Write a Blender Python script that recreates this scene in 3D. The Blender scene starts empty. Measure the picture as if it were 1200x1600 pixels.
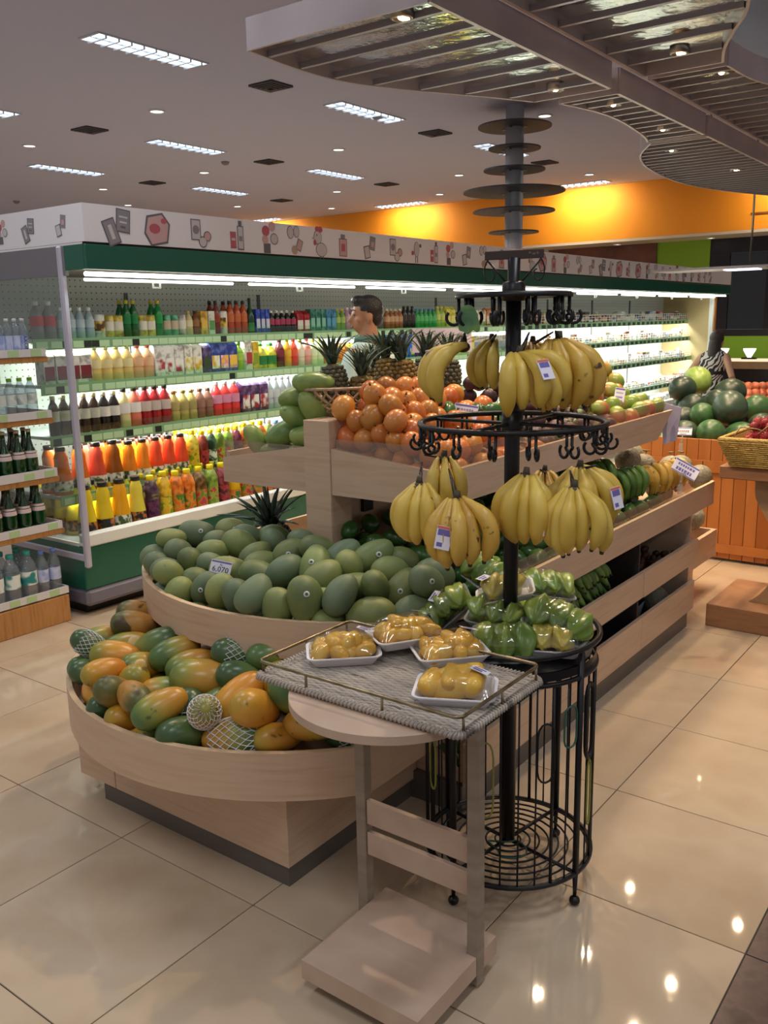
import bpy, bmesh, math, random
from mathutils import Vector, Matrix, Euler
PI = math.pi
SC = bpy.context.scene
COL = SC.collection
RN = random.Random(11)

# ---------------------------------------------------------------- camera
YAW, PITCH, ROLL, EYE = math.radians(36.8854), math.radians(12.052), math.radians(-1.1103), 1.635
_f = Vector((-math.sin(YAW) * math.cos(PITCH), math.cos(YAW) * math.cos(PITCH), -math.sin(PITCH)))
_r0 = Vector((math.cos(YAW), math.sin(YAW), 0)); _u0 = _r0.cross(_f)
_r = _r0 * math.cos(ROLL) + _u0 * math.sin(ROLL); _u = -_r0 * math.sin(ROLL) + _u0 * math.cos(ROLL)
cd = bpy.data.cameras.new('camera'); cam = bpy.data.objects.new('camera', cd); COL.objects.link(cam)
cd.lens = 1398.56 * 36 / 1600; cd.sensor_width = 36; cd.clip_start = .05; cd.clip_end = 100
cam.matrix_world = Matrix(((_r.x, _u.x, -_f.x, 0), (_r.y, _u.y, -_f.y, 0), (_r.z, _u.z, -_f.z, EYE), (0, 0, 0, 1)))
SC.camera = cam
# ---------------------------------------------------------------- world and exposure
wd = bpy.data.worlds.new('store_ambient'); SC.world = wd; wd.use_nodes = True
wd.node_tree.nodes['Background'].inputs[0].default_value = (1.0, .95, .93, 1)
wd.node_tree.nodes['Background'].inputs[1].default_value = .36
SC.view_settings.view_transform = 'Standard'; SC.view_settings.look = 'None'
SC.view_settings.exposure = -0.1; SC.view_settings.gamma = 1; SC.view_settings.use_curve_mapping = False
SC.cycles.use_denoising = True
SC.cycles.max_bounces = 7; SC.cycles.transparent_max_bounces = 12; SC.cycles.caustics_reflective = False; SC.cycles.caustics_refractive = False
SC.cycles.sample_clamp_indirect = 4

def lamp(name, kind, loc, energy, col, size=.1, size_y=None, rot=(0, 0, 0), spot=None, parent=None, blend=.6, spread=None):
    l = bpy.data.lights.new(name, kind); l.energy = energy; l.color = col
    if kind == 'AREA':
        l.size = size
        if size_y: l.shape = 'RECTANGLE'; l.size_y = size_y
        if spread: l.spread = math.radians(spread)
    else:
        l.shadow_soft_size = size
    if kind == 'SPOT':
        l.spot_size = math.radians(spot); l.spot_blend = blend
    o = bpy.data.objects.new(name, l); COL.objects.link(o); o.location = loc; o.rotation_euler = rot
    if parent: o.parent = parent
    return o
WARM = (1.0, .76, .50); COOL = (.93, .97, 1.0)
CEIL = 4.0

# ---------------------------------------------------------------- helpers
def lin(h):
    if not isinstance(h, str): return tuple(h) + (1,) if len(h) == 3 else h
    h = h.lstrip('#'); c = [int(h[i:i + 2], 16) / 255 for i in (0, 2, 4)]
    return tuple(x / 12.92 if x <= .04045 else ((x + .055) / 1.055) ** 2.4 for x in c) + (1,)

MATS = {}
def M(name, col, rough=.5, metal=0, cols=None, drive='noise', scale=8, detail=3, amt=.5, stretch=(1, 1, 1), lo=.3, hi=.7,
      bump=0, bscale=40, rand=0, hrand=0, emit=None, estr=0, trans=0, spec=.5, coat=0, alpha=1, spots=None, coord='Object', ior=None, bstretch=None):
    if name in MATS: return MATS[name]
    m = bpy.data.materials.new(name); m.use_nodes = True; MATS[name] = m
    nt = m.node_tree; N = nt.nodes; L = nt.links; b = N['Principled BSDF']
    b.inputs['Base Color'].default_value = lin(col); b.inputs['Roughness'].default_value = rough; b.inputs['Metallic'].default_value = metal
    b.inputs['Specular IOR Level'].default_value = spec; b.inputs['Coat Weight'].default_value = coat; b.inputs['Coat Roughness'].default_value = .1
    b.inputs['Transmission Weight'].default_value = trans; b.inputs['Alpha'].default_value = alpha
    if ior: b.inputs['IOR'].default_value = ior
    if emit: b.inputs['Emission Color'].default_value = lin(emit); b.inputs['Emission Strength'].default_value = estr
    out = None
    if cols or bump or spots:
        tc = N.new('ShaderNodeTexCoord'); mp = N.new('ShaderNodeMapping'); L.new(tc.outputs[coord], mp.inputs[0])
        oi = N.new('ShaderNodeObjectInfo')
        cb = N.new('ShaderNodeCombineXYZ'); mu = N.new('ShaderNodeMath'); mu.operation = 'MULTIPLY'; mu.inputs[1].default_value = 37
        L.new(oi.outputs['Random'], mu.inputs[0])
        for i in range(3): L.new(mu.outputs[0], cb.inputs[i])
        L.new(cb.outputs[0], mp.inputs['Location'])
        if drive != 'plain': mp.inputs['Scale'].default_value = stretch
    if cols:
        n = N.new('ShaderNodeTexNoise'); n.inputs['Scale'].default_value = scale; n.inputs['Detail'].default_value = detail
        L.new(mp.outputs[0], n.inputs['Vector'])
        rp = N.new('ShaderNodeValToRGB'); cr = rp.color_ramp
        k = len(cols)
        for i, c in enumerate(cols):
            p = lo + (hi - lo) * i / (k - 1)
            e = cr.elements[i] if i < 2 else cr.elements.new(p)
            e.position = p; e.color = lin(c)
        if drive == 'z':      # gradient along the object's own long axis (Generated z), disturbed by noise
            sp = N.new('ShaderNodeSeparateXYZ'); L.new(tc.outputs['Generated'], sp.inputs[0])
            a = N.new('ShaderNodeMath'); a.operation = 'MULTIPLY_ADD'; L.new(n.outputs[0], a.inputs[0]); a.inputs[1].default_value = amt
            L.new(sp.outputs[2], a.inputs[2])
            s2 = N.new('ShaderNodeMath'); s2.operation = 'SUBTRACT'; L.new(a.outputs[0], s2.inputs[0]); s2.inputs[1].default_value = amt * .5
            ra = N.new('ShaderNodeMath'); ra.operation = 'MULTIPLY_ADD'; L.new(oi.outputs['Random'], ra.inputs[0]); ra.inputs[1].default_value = rand * 1.0
            L.new(s2.outputs[0], ra.inputs[2]); r3 = N.new('ShaderNodeMath'); r3.operation = 'SUBTRACT'; L.new(ra.outputs[0], r3.inputs[0]); r3.inputs[1].default_value = rand * .5
            L.new(r3.outputs[0], rp.inputs[0])
        else:
            L.new(n.outputs[0], rp.inputs[0])
        out = rp.outputs[0]
    if spots:                 # dark or pale specks of their own shape: (colour, scale, threshold)
        vn = N.new('ShaderNodeTexNoise'); vn.inputs['Scale'].default_value = spots[1]; vn.inputs['Detail'].default_value = 2; L.new(mp.outputs[0], vn.inputs['Vector'])
        th = N.new('ShaderNodeMapRange'); th.inputs[1].default_value = spots[2]; th.inputs[2].default_value = spots[2] + .06; L.new(vn.outputs[0], th.inputs[0])
        mx = N.new('ShaderNodeMix'); mx.data_type = 'RGBA'; L.new(th.outputs[0], mx.inputs[0]); mx.inputs[7].default_value = lin(spots[0])
        if out: L.new(out, mx.inputs[6])
        else: mx.inputs[6].default_value = lin(col)
        out = mx.outputs[2]
    if (rand or hrand) and drive != 'z':
        oi2 = N.new('ShaderNodeObjectInfo'); hs = N.new('ShaderNodeHueSaturation')
        mr = N.new('ShaderNodeMapRange'); mr.inputs[3].default_value = 1 - rand; mr.inputs[4].default_value = 1 + rand
        L.new(oi2.outputs['Random'], mr.inputs[0]); L.new(mr.outputs[0], hs.inputs['Value'])
        if hrand:
            wn = N.new('ShaderNodeTexWhiteNoise'); wn.noise_dimensions = '1D'; L.new(oi2.outputs['Random'], wn.inputs['W'])
            mr2 = N.new('ShaderNodeMapRange'); mr2.inputs[3].default_value = .5 - hrand; mr2.inputs[4].default_value = .5 + hrand
            L.new(wn.outputs[0], mr2.inputs[0]); L.new(mr2.outputs[0], hs.inputs['Hue'])
        if out: L.new(out, hs.inputs['Color'])
        else: hs.inputs['Color'].default_value = lin(col)
        out = hs.outputs[0]
    if out: L.new(out, b.inputs['Base Color'])
    if bump:
        n2 = N.new('ShaderNodeTexNoise'); n2.inputs['Scale'].default_value = bscale; n2.inputs['Detail'].default_value = 4
        if bstretch:
            mp2 = N.new('ShaderNodeMapping'); L.new(tc.outputs[coord], mp2.inputs[0]); mp2.inputs['Scale'].default_value = bstretch; L.new(mp2.outputs[0], n2.inputs['Vector'])
        else: L.new(mp.outputs[0], n2.inputs['Vector'])
        bp = N.new('ShaderNodeBump'); bp.inputs['Strength'].default_value = bump; bp.inputs['Distance'].default_value = .02
        L.new(n2.outputs[0], bp.inputs['Height']); L.new(bp.outputs[0], b.inputs['Normal'])
    return m

def clear_mat(name, tint='#ffffff', gloss=.12, rough=.05, haze=None, hz=.0):
    """thin clear sheet: mostly transparent with a glossy coat (and an optional milky share)"""
    if name in MATS: return MATS[name]
    m = bpy.data.materials.new(name); m.use_nodes = True; MATS[name] = m
    nt = m.node_tree; N = nt.nodes; L = nt.links; N.remove(N['Principled BSDF']); o = N['Material Output']
    t = N.new('ShaderNodeBsdfTransparent'); t.inputs[0].default_value = lin(tint)
    g = N.new('ShaderNodeBsdfGlossy'); g.inputs['Roughness'].default_value = rough
    fr = N.new('ShaderNodeLayerWeight'); fr.inputs[0].default_value = .5
    pw = N.new('ShaderNodeMath'); pw.operation = 'POWER'; L.new(fr.outputs['Facing'], pw.inputs[0]); pw.inputs[1].default_value = 4
    ad = N.new('ShaderNodeMath'); ad.operation = 'MULTIPLY_ADD'; L.new(pw.outputs[0], ad.inputs[0]); ad.inputs[1].default_value = .6; ad.inputs[2].default_value = .03 + gloss * .1
    mx = N.new('ShaderNodeMixShader'); L.new(ad.outputs[0], mx.inputs[0]); L.new(t.outputs[0], mx.inputs[1]); L.new(g.outputs[0], mx.inputs[2])
    last = mx.outputs[0]
    if haze:
        d = N.new('ShaderNodeBsdfDiffuse'); d.inputs[0].default_value = lin(haze)
        m2 = N.new('ShaderNodeMixShader'); m2.inputs[0].default_value = hz; L.new(last, m2.inputs[1]); L.new(d.outputs[0], m2.inputs[2]); last = m2.outputs[0]
    L.new(last, o.inputs[0]); return m

def emat(name, col, s):
    if name in MATS: return MATS[name]
    m = bpy.data.materials.new(name); m.use_nodes = True; MATS[name] = m
    nt = m.node_tree; nt.nodes.remove(nt.nodes['Principled BSDF']); e = nt.nodes.new('ShaderNodeEmission')
    e.inputs[0].default_value = lin(col); e.inputs[1].default_value = s; nt.links.new(e.outputs[0], nt.nodes['Material Output'].inputs[0]); return m

class MB:
    """collects shapes of one mesh"""
    def __init__(s): s.v = []; s.f = []; s.sm = []; s.mi = []
    def add(s, vs, fs, sm=False, mi=0):
        o = len(s.v); s.v += [tuple(v) for v in vs]; s.f += [tuple(i + o for i in f) for f in fs]; s.sm += [sm] * len(fs); s.mi += [mi] * len(fs); return s
    def box(s, x0, x1, y0, y1, z0, z1, b=0, mi=0, M=None):
        if x0 > x1: x0, x1 = x1, x0
        if y0 > y1: y0, y1 = y1, y0
        if z0 > z1: z0, z1 = z1, z0
        lo, hi = (x0, y0, z0), (x1, y1, z1); vs = []; fs = []
        if not b:
            vs = [(hi[0] if i & 1 else lo[0], hi[1] if i & 2 else lo[1], hi[2] if i & 4 else lo[2]) for i in range(8)]
            fs = [(0, 2, 3, 1), (4, 5, 7, 6), (0, 1, 5, 4), (2, 6, 7, 3), (0, 4, 6, 2), (1, 3, 7, 5)]
        else:
            for c in range(8):
                for k in range(3):
                    vs.append(tuple((hi[a] if c >> a & 1 else lo[a]) + (0 if a == k else (-b if c >> a & 1 else b)) for a in range(3)))
            for k in range(3):
                a, d = [x for x in range(3) if x != k]
                for sgn in (0, 1):
                    q = [(sgn << k) | (p << a) | (r << d) for p, r in ((0, 0), (1, 0), (1, 1), (0, 1))]
                    fs.append(tuple(c * 3 + k for c in q))
                for p in (0, 1):
                    for r in (0, 1):
                        c0 = (p << a) | (r << d); c1 = c0 | (1 << k)
                        fs.append((c0 * 3 + a, c1 * 3 + a, c1 * 3 + d, c0 * 3 + d))
            for c in range(8): fs.append((c * 3, c * 3 + 1, c * 3 + 2))
        if M: vs = [M @ Vector(v) for v in vs]
        return s.add(vs, fs, False, mi)
    def loft(s, rings, caps=True, closed=True, sm=True, mi=0, loop=False):
        n = len(rings[0]); vs = [p for r in rings for p in r]; fs = []
        m = len(rings)
        for i in range(m if loop else m - 1):
            for j in range(n if closed else n - 1):
                a, b2 = i * n + j, i * n + (j + 1) % n; c, d = ((i + 1) % m) * n + (j + 1) % n, ((i + 1) % m) * n + j
                fs.append((a, b2, c, d))
        s.add(vs, fs, sm, mi)
        if caps and closed and not loop:
            o = len(s.v) - len(vs)
            s.f += [tuple(range(o + n - 1, o - 1, -1)), tuple(range(o + (m - 1) * n, o + m * n))]; s.sm += [False] * 2; s.mi += [mi] * 2
        return s
    def lathe(s, prof, n=16, c=(0, 0, 0), sm=True, mi=0, sx=1, sy=1, caps=True):
        return s.loft([[(c[0] + r * sx * math.cos(2 * PI * j / n), c[1] + r * sy * math.sin(2 * PI * j / n), c[2] + z) for j in range(n)] for r, z in prof], sm=sm, mi=mi, caps=caps)
    def tube(s, pts, r, n=6, closed=False, mi=0, sm=True, flat=None):
        P = [Vector(p) for p in pts]; m = len(P); rr = r if isinstance(r, (list, tuple)) else [r] * m
        T = []
        for i in range(m):
            a = P[(i - 1) % m] if (closed or i > 0) else P[0]; b2 = P[(i + 1) % m] if (closed or i < m - 1) else P[-1]
            t = (b2 - a); T.append(t.normalized() if t.length > 1e-9 else Vector((0, 0, 1)))
        up = Vector((0, 0, 1)) if abs(T[0].z) < .9 else Vector((1, 0, 0)); rings = []
        nrm = (up - T[0] * up.dot(T[0])).normalized()
        for i in range(m):
            nrm = nrm - T[i] * nrm.dot(T[i])
            nrm = nrm.normalized() if nrm.length > 1e-6 else T[i].orthogonal().normalized()
            bi = T[i].cross(nrm)
            k1, k2 = flat or (1, 1)
            rings.append([P[i] + (nrm * math.cos(2 * PI * j / n) * k1 + bi * math.sin(2 * PI * j / n) * k2) * rr[i] for j in range(n)])
        return s.loft(rings, caps=not closed, sm=sm, mi=mi, loop=closed)
    def ring(s, c, R_, r, n=32, k=6, mi=0, a0=0, a1=2 * PI):
        full = abs(a1 - a0 - 2 * PI) < 1e-6
        cnt = n if full else n + 1
        return s.tube([(c[0] + R_ * math.cos(a0 + (a1 - a0) * i / n), c[1] + R_ * math.sin(a0 + (a1 - a0) * i / n), c[2]) for i in range(cnt)], r, k, closed=full, mi=mi)
    def prism(s, poly, z0, z1, mi=0, sm=False):
        n = len(poly); vs = [(x, y, z0) for x, y in poly] + [(x, y, z1) for x, y in poly]
        fs = [(i, (i + 1) % n, n + (i + 1) % n, n + i) for i in range(n)]
        s.add(vs, fs, sm, mi); o = len(s.v) - 2 * n
        s.f += [tuple(range(o + n - 1, o - 1, -1)), tuple(range(o + n, o + 2 * n))]; s.sm += [False] * 2; s.mi += [mi] * 2; return s
    def ball(s, c, r, n=12, m=8, mi=0):
        rx, ry, rz = r if isinstance(r, (tuple, list)) else (r, r, r)
        return s.loft([[(c[0] + rx * math.sin(PI * (i + .02) / (m + .04)) * math.cos(2 * PI * j / n), c[1] + ry * math.sin(PI * (i + .02) / (m + .04)) * math.sin(2 * PI * j / n), c[2] - rz * math.cos(PI * i / m)) for j in range(n)] for i in range(m + 1)], mi=mi)
    def xf(s, Mx):
        s.v = [tuple(Mx @ Vector(v)) for v in s.v]; return s
    def mesh(s, name, mats, recalc=True):
        me = bpy.data.meshes.new(name); me.from_pydata(s.v, [], s.f)
        for m in (mats if isinstance(mats, (list, tuple)) else [mats]): me.materials.append(m)
        me.polygons.foreach_set('use_smooth', s.sm); me.polygons.foreach_set('material_index', s.mi)
        if recalc:
            bm = bmesh.new(); bm.from_mesh(me); bmesh.ops.recalc_face_normals(bm, faces=bm.faces); bm.to_mesh(me); bm.free()
        me.update(); return me

def link(name, data, parent=None, loc=(0, 0, 0), rot=(0, 0, 0), sc=(1, 1, 1)):
    o = bpy.data.objects.new(name, data); COL.objects.link(o); o.location = loc; o.rotation_euler = rot
    o.scale = sc if isinstance(sc, (tuple, list)) else (sc, sc, sc)
    if parent: o.parent = parent
    return o
def part(name, mb, mats, parent=None, label=None, **k):
    o = link(name, mb.mesh(name, mats) if isinstance(mb, MB) else mb, parent, **k)
    if label: o['label'] = label
    return o
def tag(o, label, cat, group=None):
    o['label'] = label; o['category'] = cat
    if group: o['group'] = group
    return o
def thing(name, label, cat, loc=(0, 0, 0), rot=(0, 0, 0), group=None, sc=(1, 1, 1)):
    return tag(link(name, None, None, loc, rot, sc), label, cat, group)
def struct(name, mb, mats, parent=None):
    o = part(name, mb, mats, parent)
    if not parent: o['kind'] = 'structure'
    return o
def copy_tree(o, parent=None):
    c = o.copy(); COL.objects.link(c); c.parent = parent
    for ch in list(o.children): copy_tree(ch, c)
    return c
def rotT(d, roll=0):
    """euler that turns local +z to direction d"""
    q = Vector(d).to_track_quat('Z', 'Y'); return (q @ Euler((0, 0, roll)).to_quaternion()).to_euler()
def textmesh(s, size, mat, ext=.0004, align='CENTER'):
    c = bpy.data.curves.new('t', 'FONT'); c.body = s; c.size = size; c.align_x = align; c.align_y = 'CENTER'; c.extrude = ext; c.resolution_u = 2
    o = bpy.data.objects.new('t', c); COL.objects.link(o)
    dg = bpy.context.evaluated_depsgraph_get(); me = bpy.data.meshes.new_from_object(o.evaluated_get(dg))
    bpy.data.objects.remove(o); bpy.data.curves.remove(c); me.materials.clear(); me.materials.append(mat); me.name = 'lettering'; return me
# ---------------------------------------------------------------- common materials
LAM = M('beige_laminate', '#c5a78c', .42, cols=['#bd9e83', '#caad93', '#c2a489'], scale=3, stretch=(1, 1, 14), lo=.3, hi=.7, bump=.03, bscale=30)
LAME = M('plywood_edge', '#d3b48f', .5)
SHADEIN = M('interior_board_painted_shade', '#2a2320', .7)  # near-black colour carries the shade inside the island openings
KICK = M('grey_kick_board', '#5d5650', .35)
BLK = M('black_painted_steel', '#17161a', .38, metal=.3)
CHROME = M('polished_steel', '#a8a4a2', .16, metal=1, bump=.25, bscale=6)
STEEL = M('brushed_steel', '#9a958f', .28, metal=1)
WHITE = M('white_paint', '#d8d6d6', .55)
PAPER = M('price_card_paper', '#e4e0ee', .6)
INK = M('dark_ink', '#2a2633', .6)
BLUEINK = M('violet_ink', '#6d64a8', .6)
GREYINK = M('grey_ink', '#8b8896', .6)
CLIP = clear_mat('clear_plastic_clip', '#f4f2f0', .4, .08, '#e8e4e0', .25)
# ---------------------------------------------------------------- floor
TS = .6; FX0 = -.487; FY0 = .989
TILE = M('cream_polished_tile', '#bca78e', .035, cols=['#b59f85', '#c3af97', '#bba58c'], scale=2.2, detail=5, lo=.3, hi=.7, spec=.45, rand=.03)
DTILE = M('dark_stone_tile', '#54413d', .25, cols=['#43332f', '#5e4a45', '#4d3b37'], scale=14, detail=4, rand=.05)
GROUT = M('tile_grout', '#4a3d30', .8)
fl = struct('floor', MB().box(-22, 4, -1.5, 18, -.06, -.004), GROUT)
def inview(x, y, z=0, mx=120):
    v = Vector((x, y, z - EYE)); d = v.dot(_f)
    if d < .3: return None
    px, py = 600 + 1398.56 * v.dot(_r) / d, 800 - 1398.56 * v.dot(_u) / d
    return (px, py) if -mx < px < 1200 + mx and -mx < py < 1600 + mx else None
tme = MB().box(0, TS - .0035, 0, TS - .0035, -.012, 0, b=.0012).mesh('tile', TILE)
dme = MB().box(0, TS - .0035, 0, TS - .0035, -.012, 0, b=.0012).mesh('tile', DTILE)
cand = []; rest = MB()
for i in range(-36, 8):
    for j in range(-4, 29):
        x, y = FX0 + i * TS, FY0 + j * TS
        vis = any(inview(x + a * TS, y + b * TS) for a in (0, .5, 1) for b in (0, .5, 1))
        hid = (x < -4.5 and y > 2.7) or (-2.6 < x < -2.1 and 2 < y < 4)
        if vis and not hid: cand.append((math.hypot(x, y), i, j))
        else: rest.box(x, x + TS - .0035, y, y + TS - .0035, -.012, 0, mi=1 if i >= 0 else 0)
cand.sort()
for k, (d, i, j) in enumerate(cand):
    x, y = FX0 + i * TS, FY0 + j * TS
    if k < 290: link('tile', dme if i >= 0 else tme, fl, (x, y, 0))
    else: rest.box(x, x + TS - .0035, y, y + TS - .0035, -.012, 0, mi=1 if i >= 0 else 0)
o = part('tile_field', rest, [TILE, DTILE], fl); o['kind'] = 'stuff'
# ---------------------------------------------------------------- ceiling, walls
CEILM = M('ceiling_paint', '#ced1ea', .8)
struct('ceiling', MB().box(-22, 4, -1.5, 18, CEIL, CEIL + .1), CEILM)
ORANGE = M('orange_wall_paint', '#f0981e', .65)
SOF = M('soffit_paint', '#cbbdb0', .7)
wb = struct('wall_back', MB().box(-22, 4, 16.4, 16.5, 3.03, CEIL - .002), ORANGE)
struct('trim_1', MB().box(-22, 4, 16.4, 17.4, 2.98, 3.028), SOF)
GREENW = M('lime_wall_paint', '#86b52a', .6)
BROWNP = M('brown_glossy_panel', '#6e3d24', .25, cols=['#5c3320', '#7a452a'], scale=3)
struct('wall_green', MB().box(-6.35, -5.36, 17.25, 17.35, 0, 2.98).box(-5.36, 3.9, 17.25, 17.35, 0, 1.24), GREENW)
struct('wall_brown', MB().box(-8.6, -6.352, 17.22, 17.32, 0, 2.979), BROWNP)
struct('wall_left', MB().box(-22, -8.602, 17.25, 17.35, 0, 2.98), M('pale_wall', '#b9a78f', .7))
BLKF = M('black_window_frame', '#191720', .4)
DGL = M('dark_window_glass', '#1b1d26', .06, spec=.6)
w1 = struct('window_1', MB().box(-5.355, 3.9, 17.26, 17.34, 1.242, 1.36).box(-5.355, 3.9, 17.26, 17.34, 2.72, 2.978).box(-5.355, -5.0, 17.26, 17.34, 1.362, 2.718)
    .box(-4.35, -4.05, 17.26, 17.34, 1.362, 2.718).box(-2.6, -2.3, 17.26, 17.34, 1.362, 2.718).box(2.2, 3.9, 17.26, 17.34, 1.362, 2.718), BLKF)
for a, b in ((-5, -4.35), (-4.05, -2.6), (-2.3, 2.2)): part('pane', MB().box(a, b, 17.29, 17.31, 1.362, 2.718), DGL, w1)
# dark slots in the orange wall
for px, z in ((-3.95, 3.42), (-3.6, 3.52), (-4.45, 3.27)):
    part('vent_slot', MB().box(px, px + .38, 16.385, 16.399, z, z + .03), M('slot_dark', '#7a4312', .8), wb)
# ---------------------------------------------------------------- ceiling fixtures
ALU = M('louvre_aluminium', '#d7dce2', .3, metal=.6)
TUBE = emat('lamp_tube_white', '#e4f0ff', 3.2)
def fixture(x, y, along='y', label='recessed fluorescent ceiling light with two rows of louvre cells', e=26, n=9):
    t = thing('ceiling_light', label, 'ceiling light', (x, y, CEIL), (0, 0, 0 if along == 'y' else PI / 2), group='recessed louvre lights in the ceiling' if along == 'y' else 'louvre lights along the orange wall')
    if 'fx' not in FXC:
        L_, W_ = 1.22, .27
        FXC['fx'] = [('frame', MB().box(-W_ / 2, W_ / 2, -L_ / 2, -L_ / 2 + .02, -.012, 0).box(-W_ / 2, W_ / 2, L_ / 2 - .02, L_ / 2, -.012, 0).box(-W_ / 2, -W_ / 2 + .012, -L_ / 2, L_ / 2, -.012, 0)
                      .box(W_ / 2 - .012, W_ / 2, -L_ / 2, L_ / 2, -.012, 0).box(-.008, .008, -L_ / 2 + .02, L_ / 2 - .02, -.012, 0).mesh('frame', ALU)),
                     ('diffuser', MB().box(-W_ / 2 + .012, W_ / 2 - .012, -L_ / 2 + .02, L_ / 2 - .02, -.004, -.001).mesh('diffuser', TUBE))]
        lv = MB().box(-W_ / 2 + .012, W_ / 2 - .012, -.009, .009, -.035, -.005); FXC['lv'] = lv.mesh('louvre_blade', ALU)
    for nm, me in FXC['fx']: link(nm, me, t)
    for i in range(n): link('louvre_blade', FXC['lv'], t, (0, -.61 + .02 + (i + .5) * 1.18 / n, 0))
    if e: lamp('fixture_light', 'AREA', (0, 0, -.04), e, COOL, .24, 1.1, parent=t, spread=150)
    return t
FXC = {}
for x in (-6.75, -9.83, -12.55):
    for y in (5.65, 8.8, 11.98):
        if (x, y) == (-12.55, 5.65): continue
        fixture(x, y)
for x in (-3.6, -.4, 2.6):
    for y in (-.4, 2.4): fixture(x, y, e=22 if y < 0 else 20)
fixture(-6.75, 2.4)
for x, y in ((-11.35, 15.9), (-7.4, 15.9), (-15.4, 15.9), (-3.6, 15.9)):
    t = fixture(x, y, 'x', 'long louvre light close to the orange wall', e=0)
    lamp('wall_wash_light', 'AREA', (0, 0, -.05), 36, (1, .84, .55), .2, 1.1, rot=(0, math.radians(-32), 0), parent=t, spread=170)
DLM = emat('downlight_glow', '#fff6ec', 5)
dl = [MB().lathe([(.085, 0), (.085, -.012), (.066, -.014), (.064, -.004)], 20, caps=False).mesh('trim_ring', WHITE), MB().lathe([(.0, -.006), (.064, -.006)], 20, caps=False).mesh('lens', DLM)]
def downlight(x, y, z=CEIL, label='small round recessed downlight set in the ceiling', g='round ceiling downlights', s=1):
    t = thing('downlight', label, 'downlight', (x, y, z), group=g, sc=s); link('trim_ring', dl[0], t); link('lens', dl[1], t); return t
K4 = 1.7326
DLP = [(-4.891, 4.14), (-6.504, 4.239), (-4.866, 5.967), (-6.485, 5.995), (-7.982, 5.992), (-4.847, 7.768), (-3.033, 5.975), (-8.818, 6.947), (-5.72, 8.765), (-7.366, 8.865), (-8.03, 7.92), (-3.888, 8.633), (-3.9, 7.77), (-6.4, 7.8)]
for x, y in DLP:
    t = downlight(x * K4, y * K4, s=1.15); lamp('downlight_beam', 'SPOT', (0, 0, -.03), 38, (1, .9, .76), .05, spot=110, blend=.8, parent=t)
for x in (-7.0, -5.25, -3.4): downlight(x, 16.9, 2.98, 'flat round downlight under the orange soffit', 'soffit downlights')
VENTM = M('vent_grey', '#4a474a', .6); VENTB = M('vent_black', '#1d1b1e', .8)
vp = [MB().box(-.16, .16, -.16, .16, -.006, 0).mesh('backing', VENTB)]
def sqring(a, b, z0, z1): return MB().box(-a, a, -a, -b, z0, z1).box(-a, a, b, a, z0, z1).box(-a, -b, -b, b, z0, z1).box(b, a, -b, b, z0, z1)
vp += [sqring(a, a - .02, -.02 - k * .006, -.007).mesh('vent_frame', VENTM) for k, a in enumerate((.16, .125, .09, .055))]
for x, y in [(-3.891, 4.159), (-5.686, 4.195), (-3.919, 5.949), (-5.662, 5.988), (-7.299, 6.062), (-5.7, 7.75), (-7.3, 7.9), (-3.9, 7.7), (-5.7, 2.4)]:
    t = thing('ceiling_vent', 'square dark grille air vent in the ceiling', 'ceiling vent', (x * K4, y * K4, CEIL), group='square air vents in the ceiling')
    link('backing', vp[0], t)
    for me in vp[1:]: link('vent_frame', me, t)
sd = MB().lathe([(.06, 0), (.06, -.02), (.035, -.045), (.01, -.05)], 16).mesh('smoke_detector', M('detector_grey', '#8d8888', .6))
for x, y in ((-5.95, 5.75), (-9.4, 5.9), (-3.9, 5.2)):
    tag(link('smoke_detector', sd, None, (x * K4, y * K4, CEIL)), 'small round grey smoke detector on the ceiling', 'smoke detector', 'ceiling smoke detectors')
# hanging sign rail over the far aisle
t = thing('pendant_light', 'white hanging pendant lamp beyond the cooler end', 'lamp', (-11.3, 6.0, 3.1))
part('shade', MB().lathe([(.05, .12), (.16, .06), (.2, 0), (.19, 0), (.04, .11)], 18), WHITE, t); part('bulb', MB().ball((0, 0, .03), .07), emat('pendant_glow', '#f4f2ff', 8), t)
part('rod', MB().tube([(0, 0, .12), (0, 0, .9)], .006), BLK, t)
# ---------------------------------------------------------------- hanging steel canopy
FASC = M('mauve_steel_fascia', '#b5abb1', .3, metal=.2, cols=['#a99fa5', '#c0b7bc', '#aea4aa'], scale=1.2)
SHEET = M('crinkled_mirror_sheet', '#e4e1d6', .09, metal=1, bump=.3, bscale=7)
SLAT = M('grey_steel_slat', '#a09ca6', .3, metal=.4)
HALO = emat('halogen_glow', '#ffd9a8', 40)
can = thing('hanging_canopy', 'wavy polished steel slatted canopy hanging over the fruit island', 'canopy', (-2.09, 5, 2.83))
def interp(pts, y):
    pts = sorted(pts, key=lambda p: p[1])
    if y <= pts[0][1]: return pts[0][0]
    for (xa, ya), (xb, yb) in zip(pts, pts[1:]):
        if y <= yb: return xa + (xb - xa) * (y - ya) / max(yb - ya, 1e-6)
    return pts[-1][0]
def smooth(pts, n=6):
    out = []
    for i in range(len(pts) - 1):
        p0, p1, p2, p3 = (Vector(pts[max(0, min(len(pts) - 1, i + k))]) for k in (-1, 0, 1, 2))
        for j in range(n):
            t = j / n; out.append(tuple(.5 * ((2 * p1) + (p2 - p0) * t + (2 * p0 - 5 * p1 + 4 * p2 - p3) * t * t + (3 * p1 - p0 - 3 * p2 + p3) * t ** 3)))
    return out + [tuple(pts[-1])]
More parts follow.
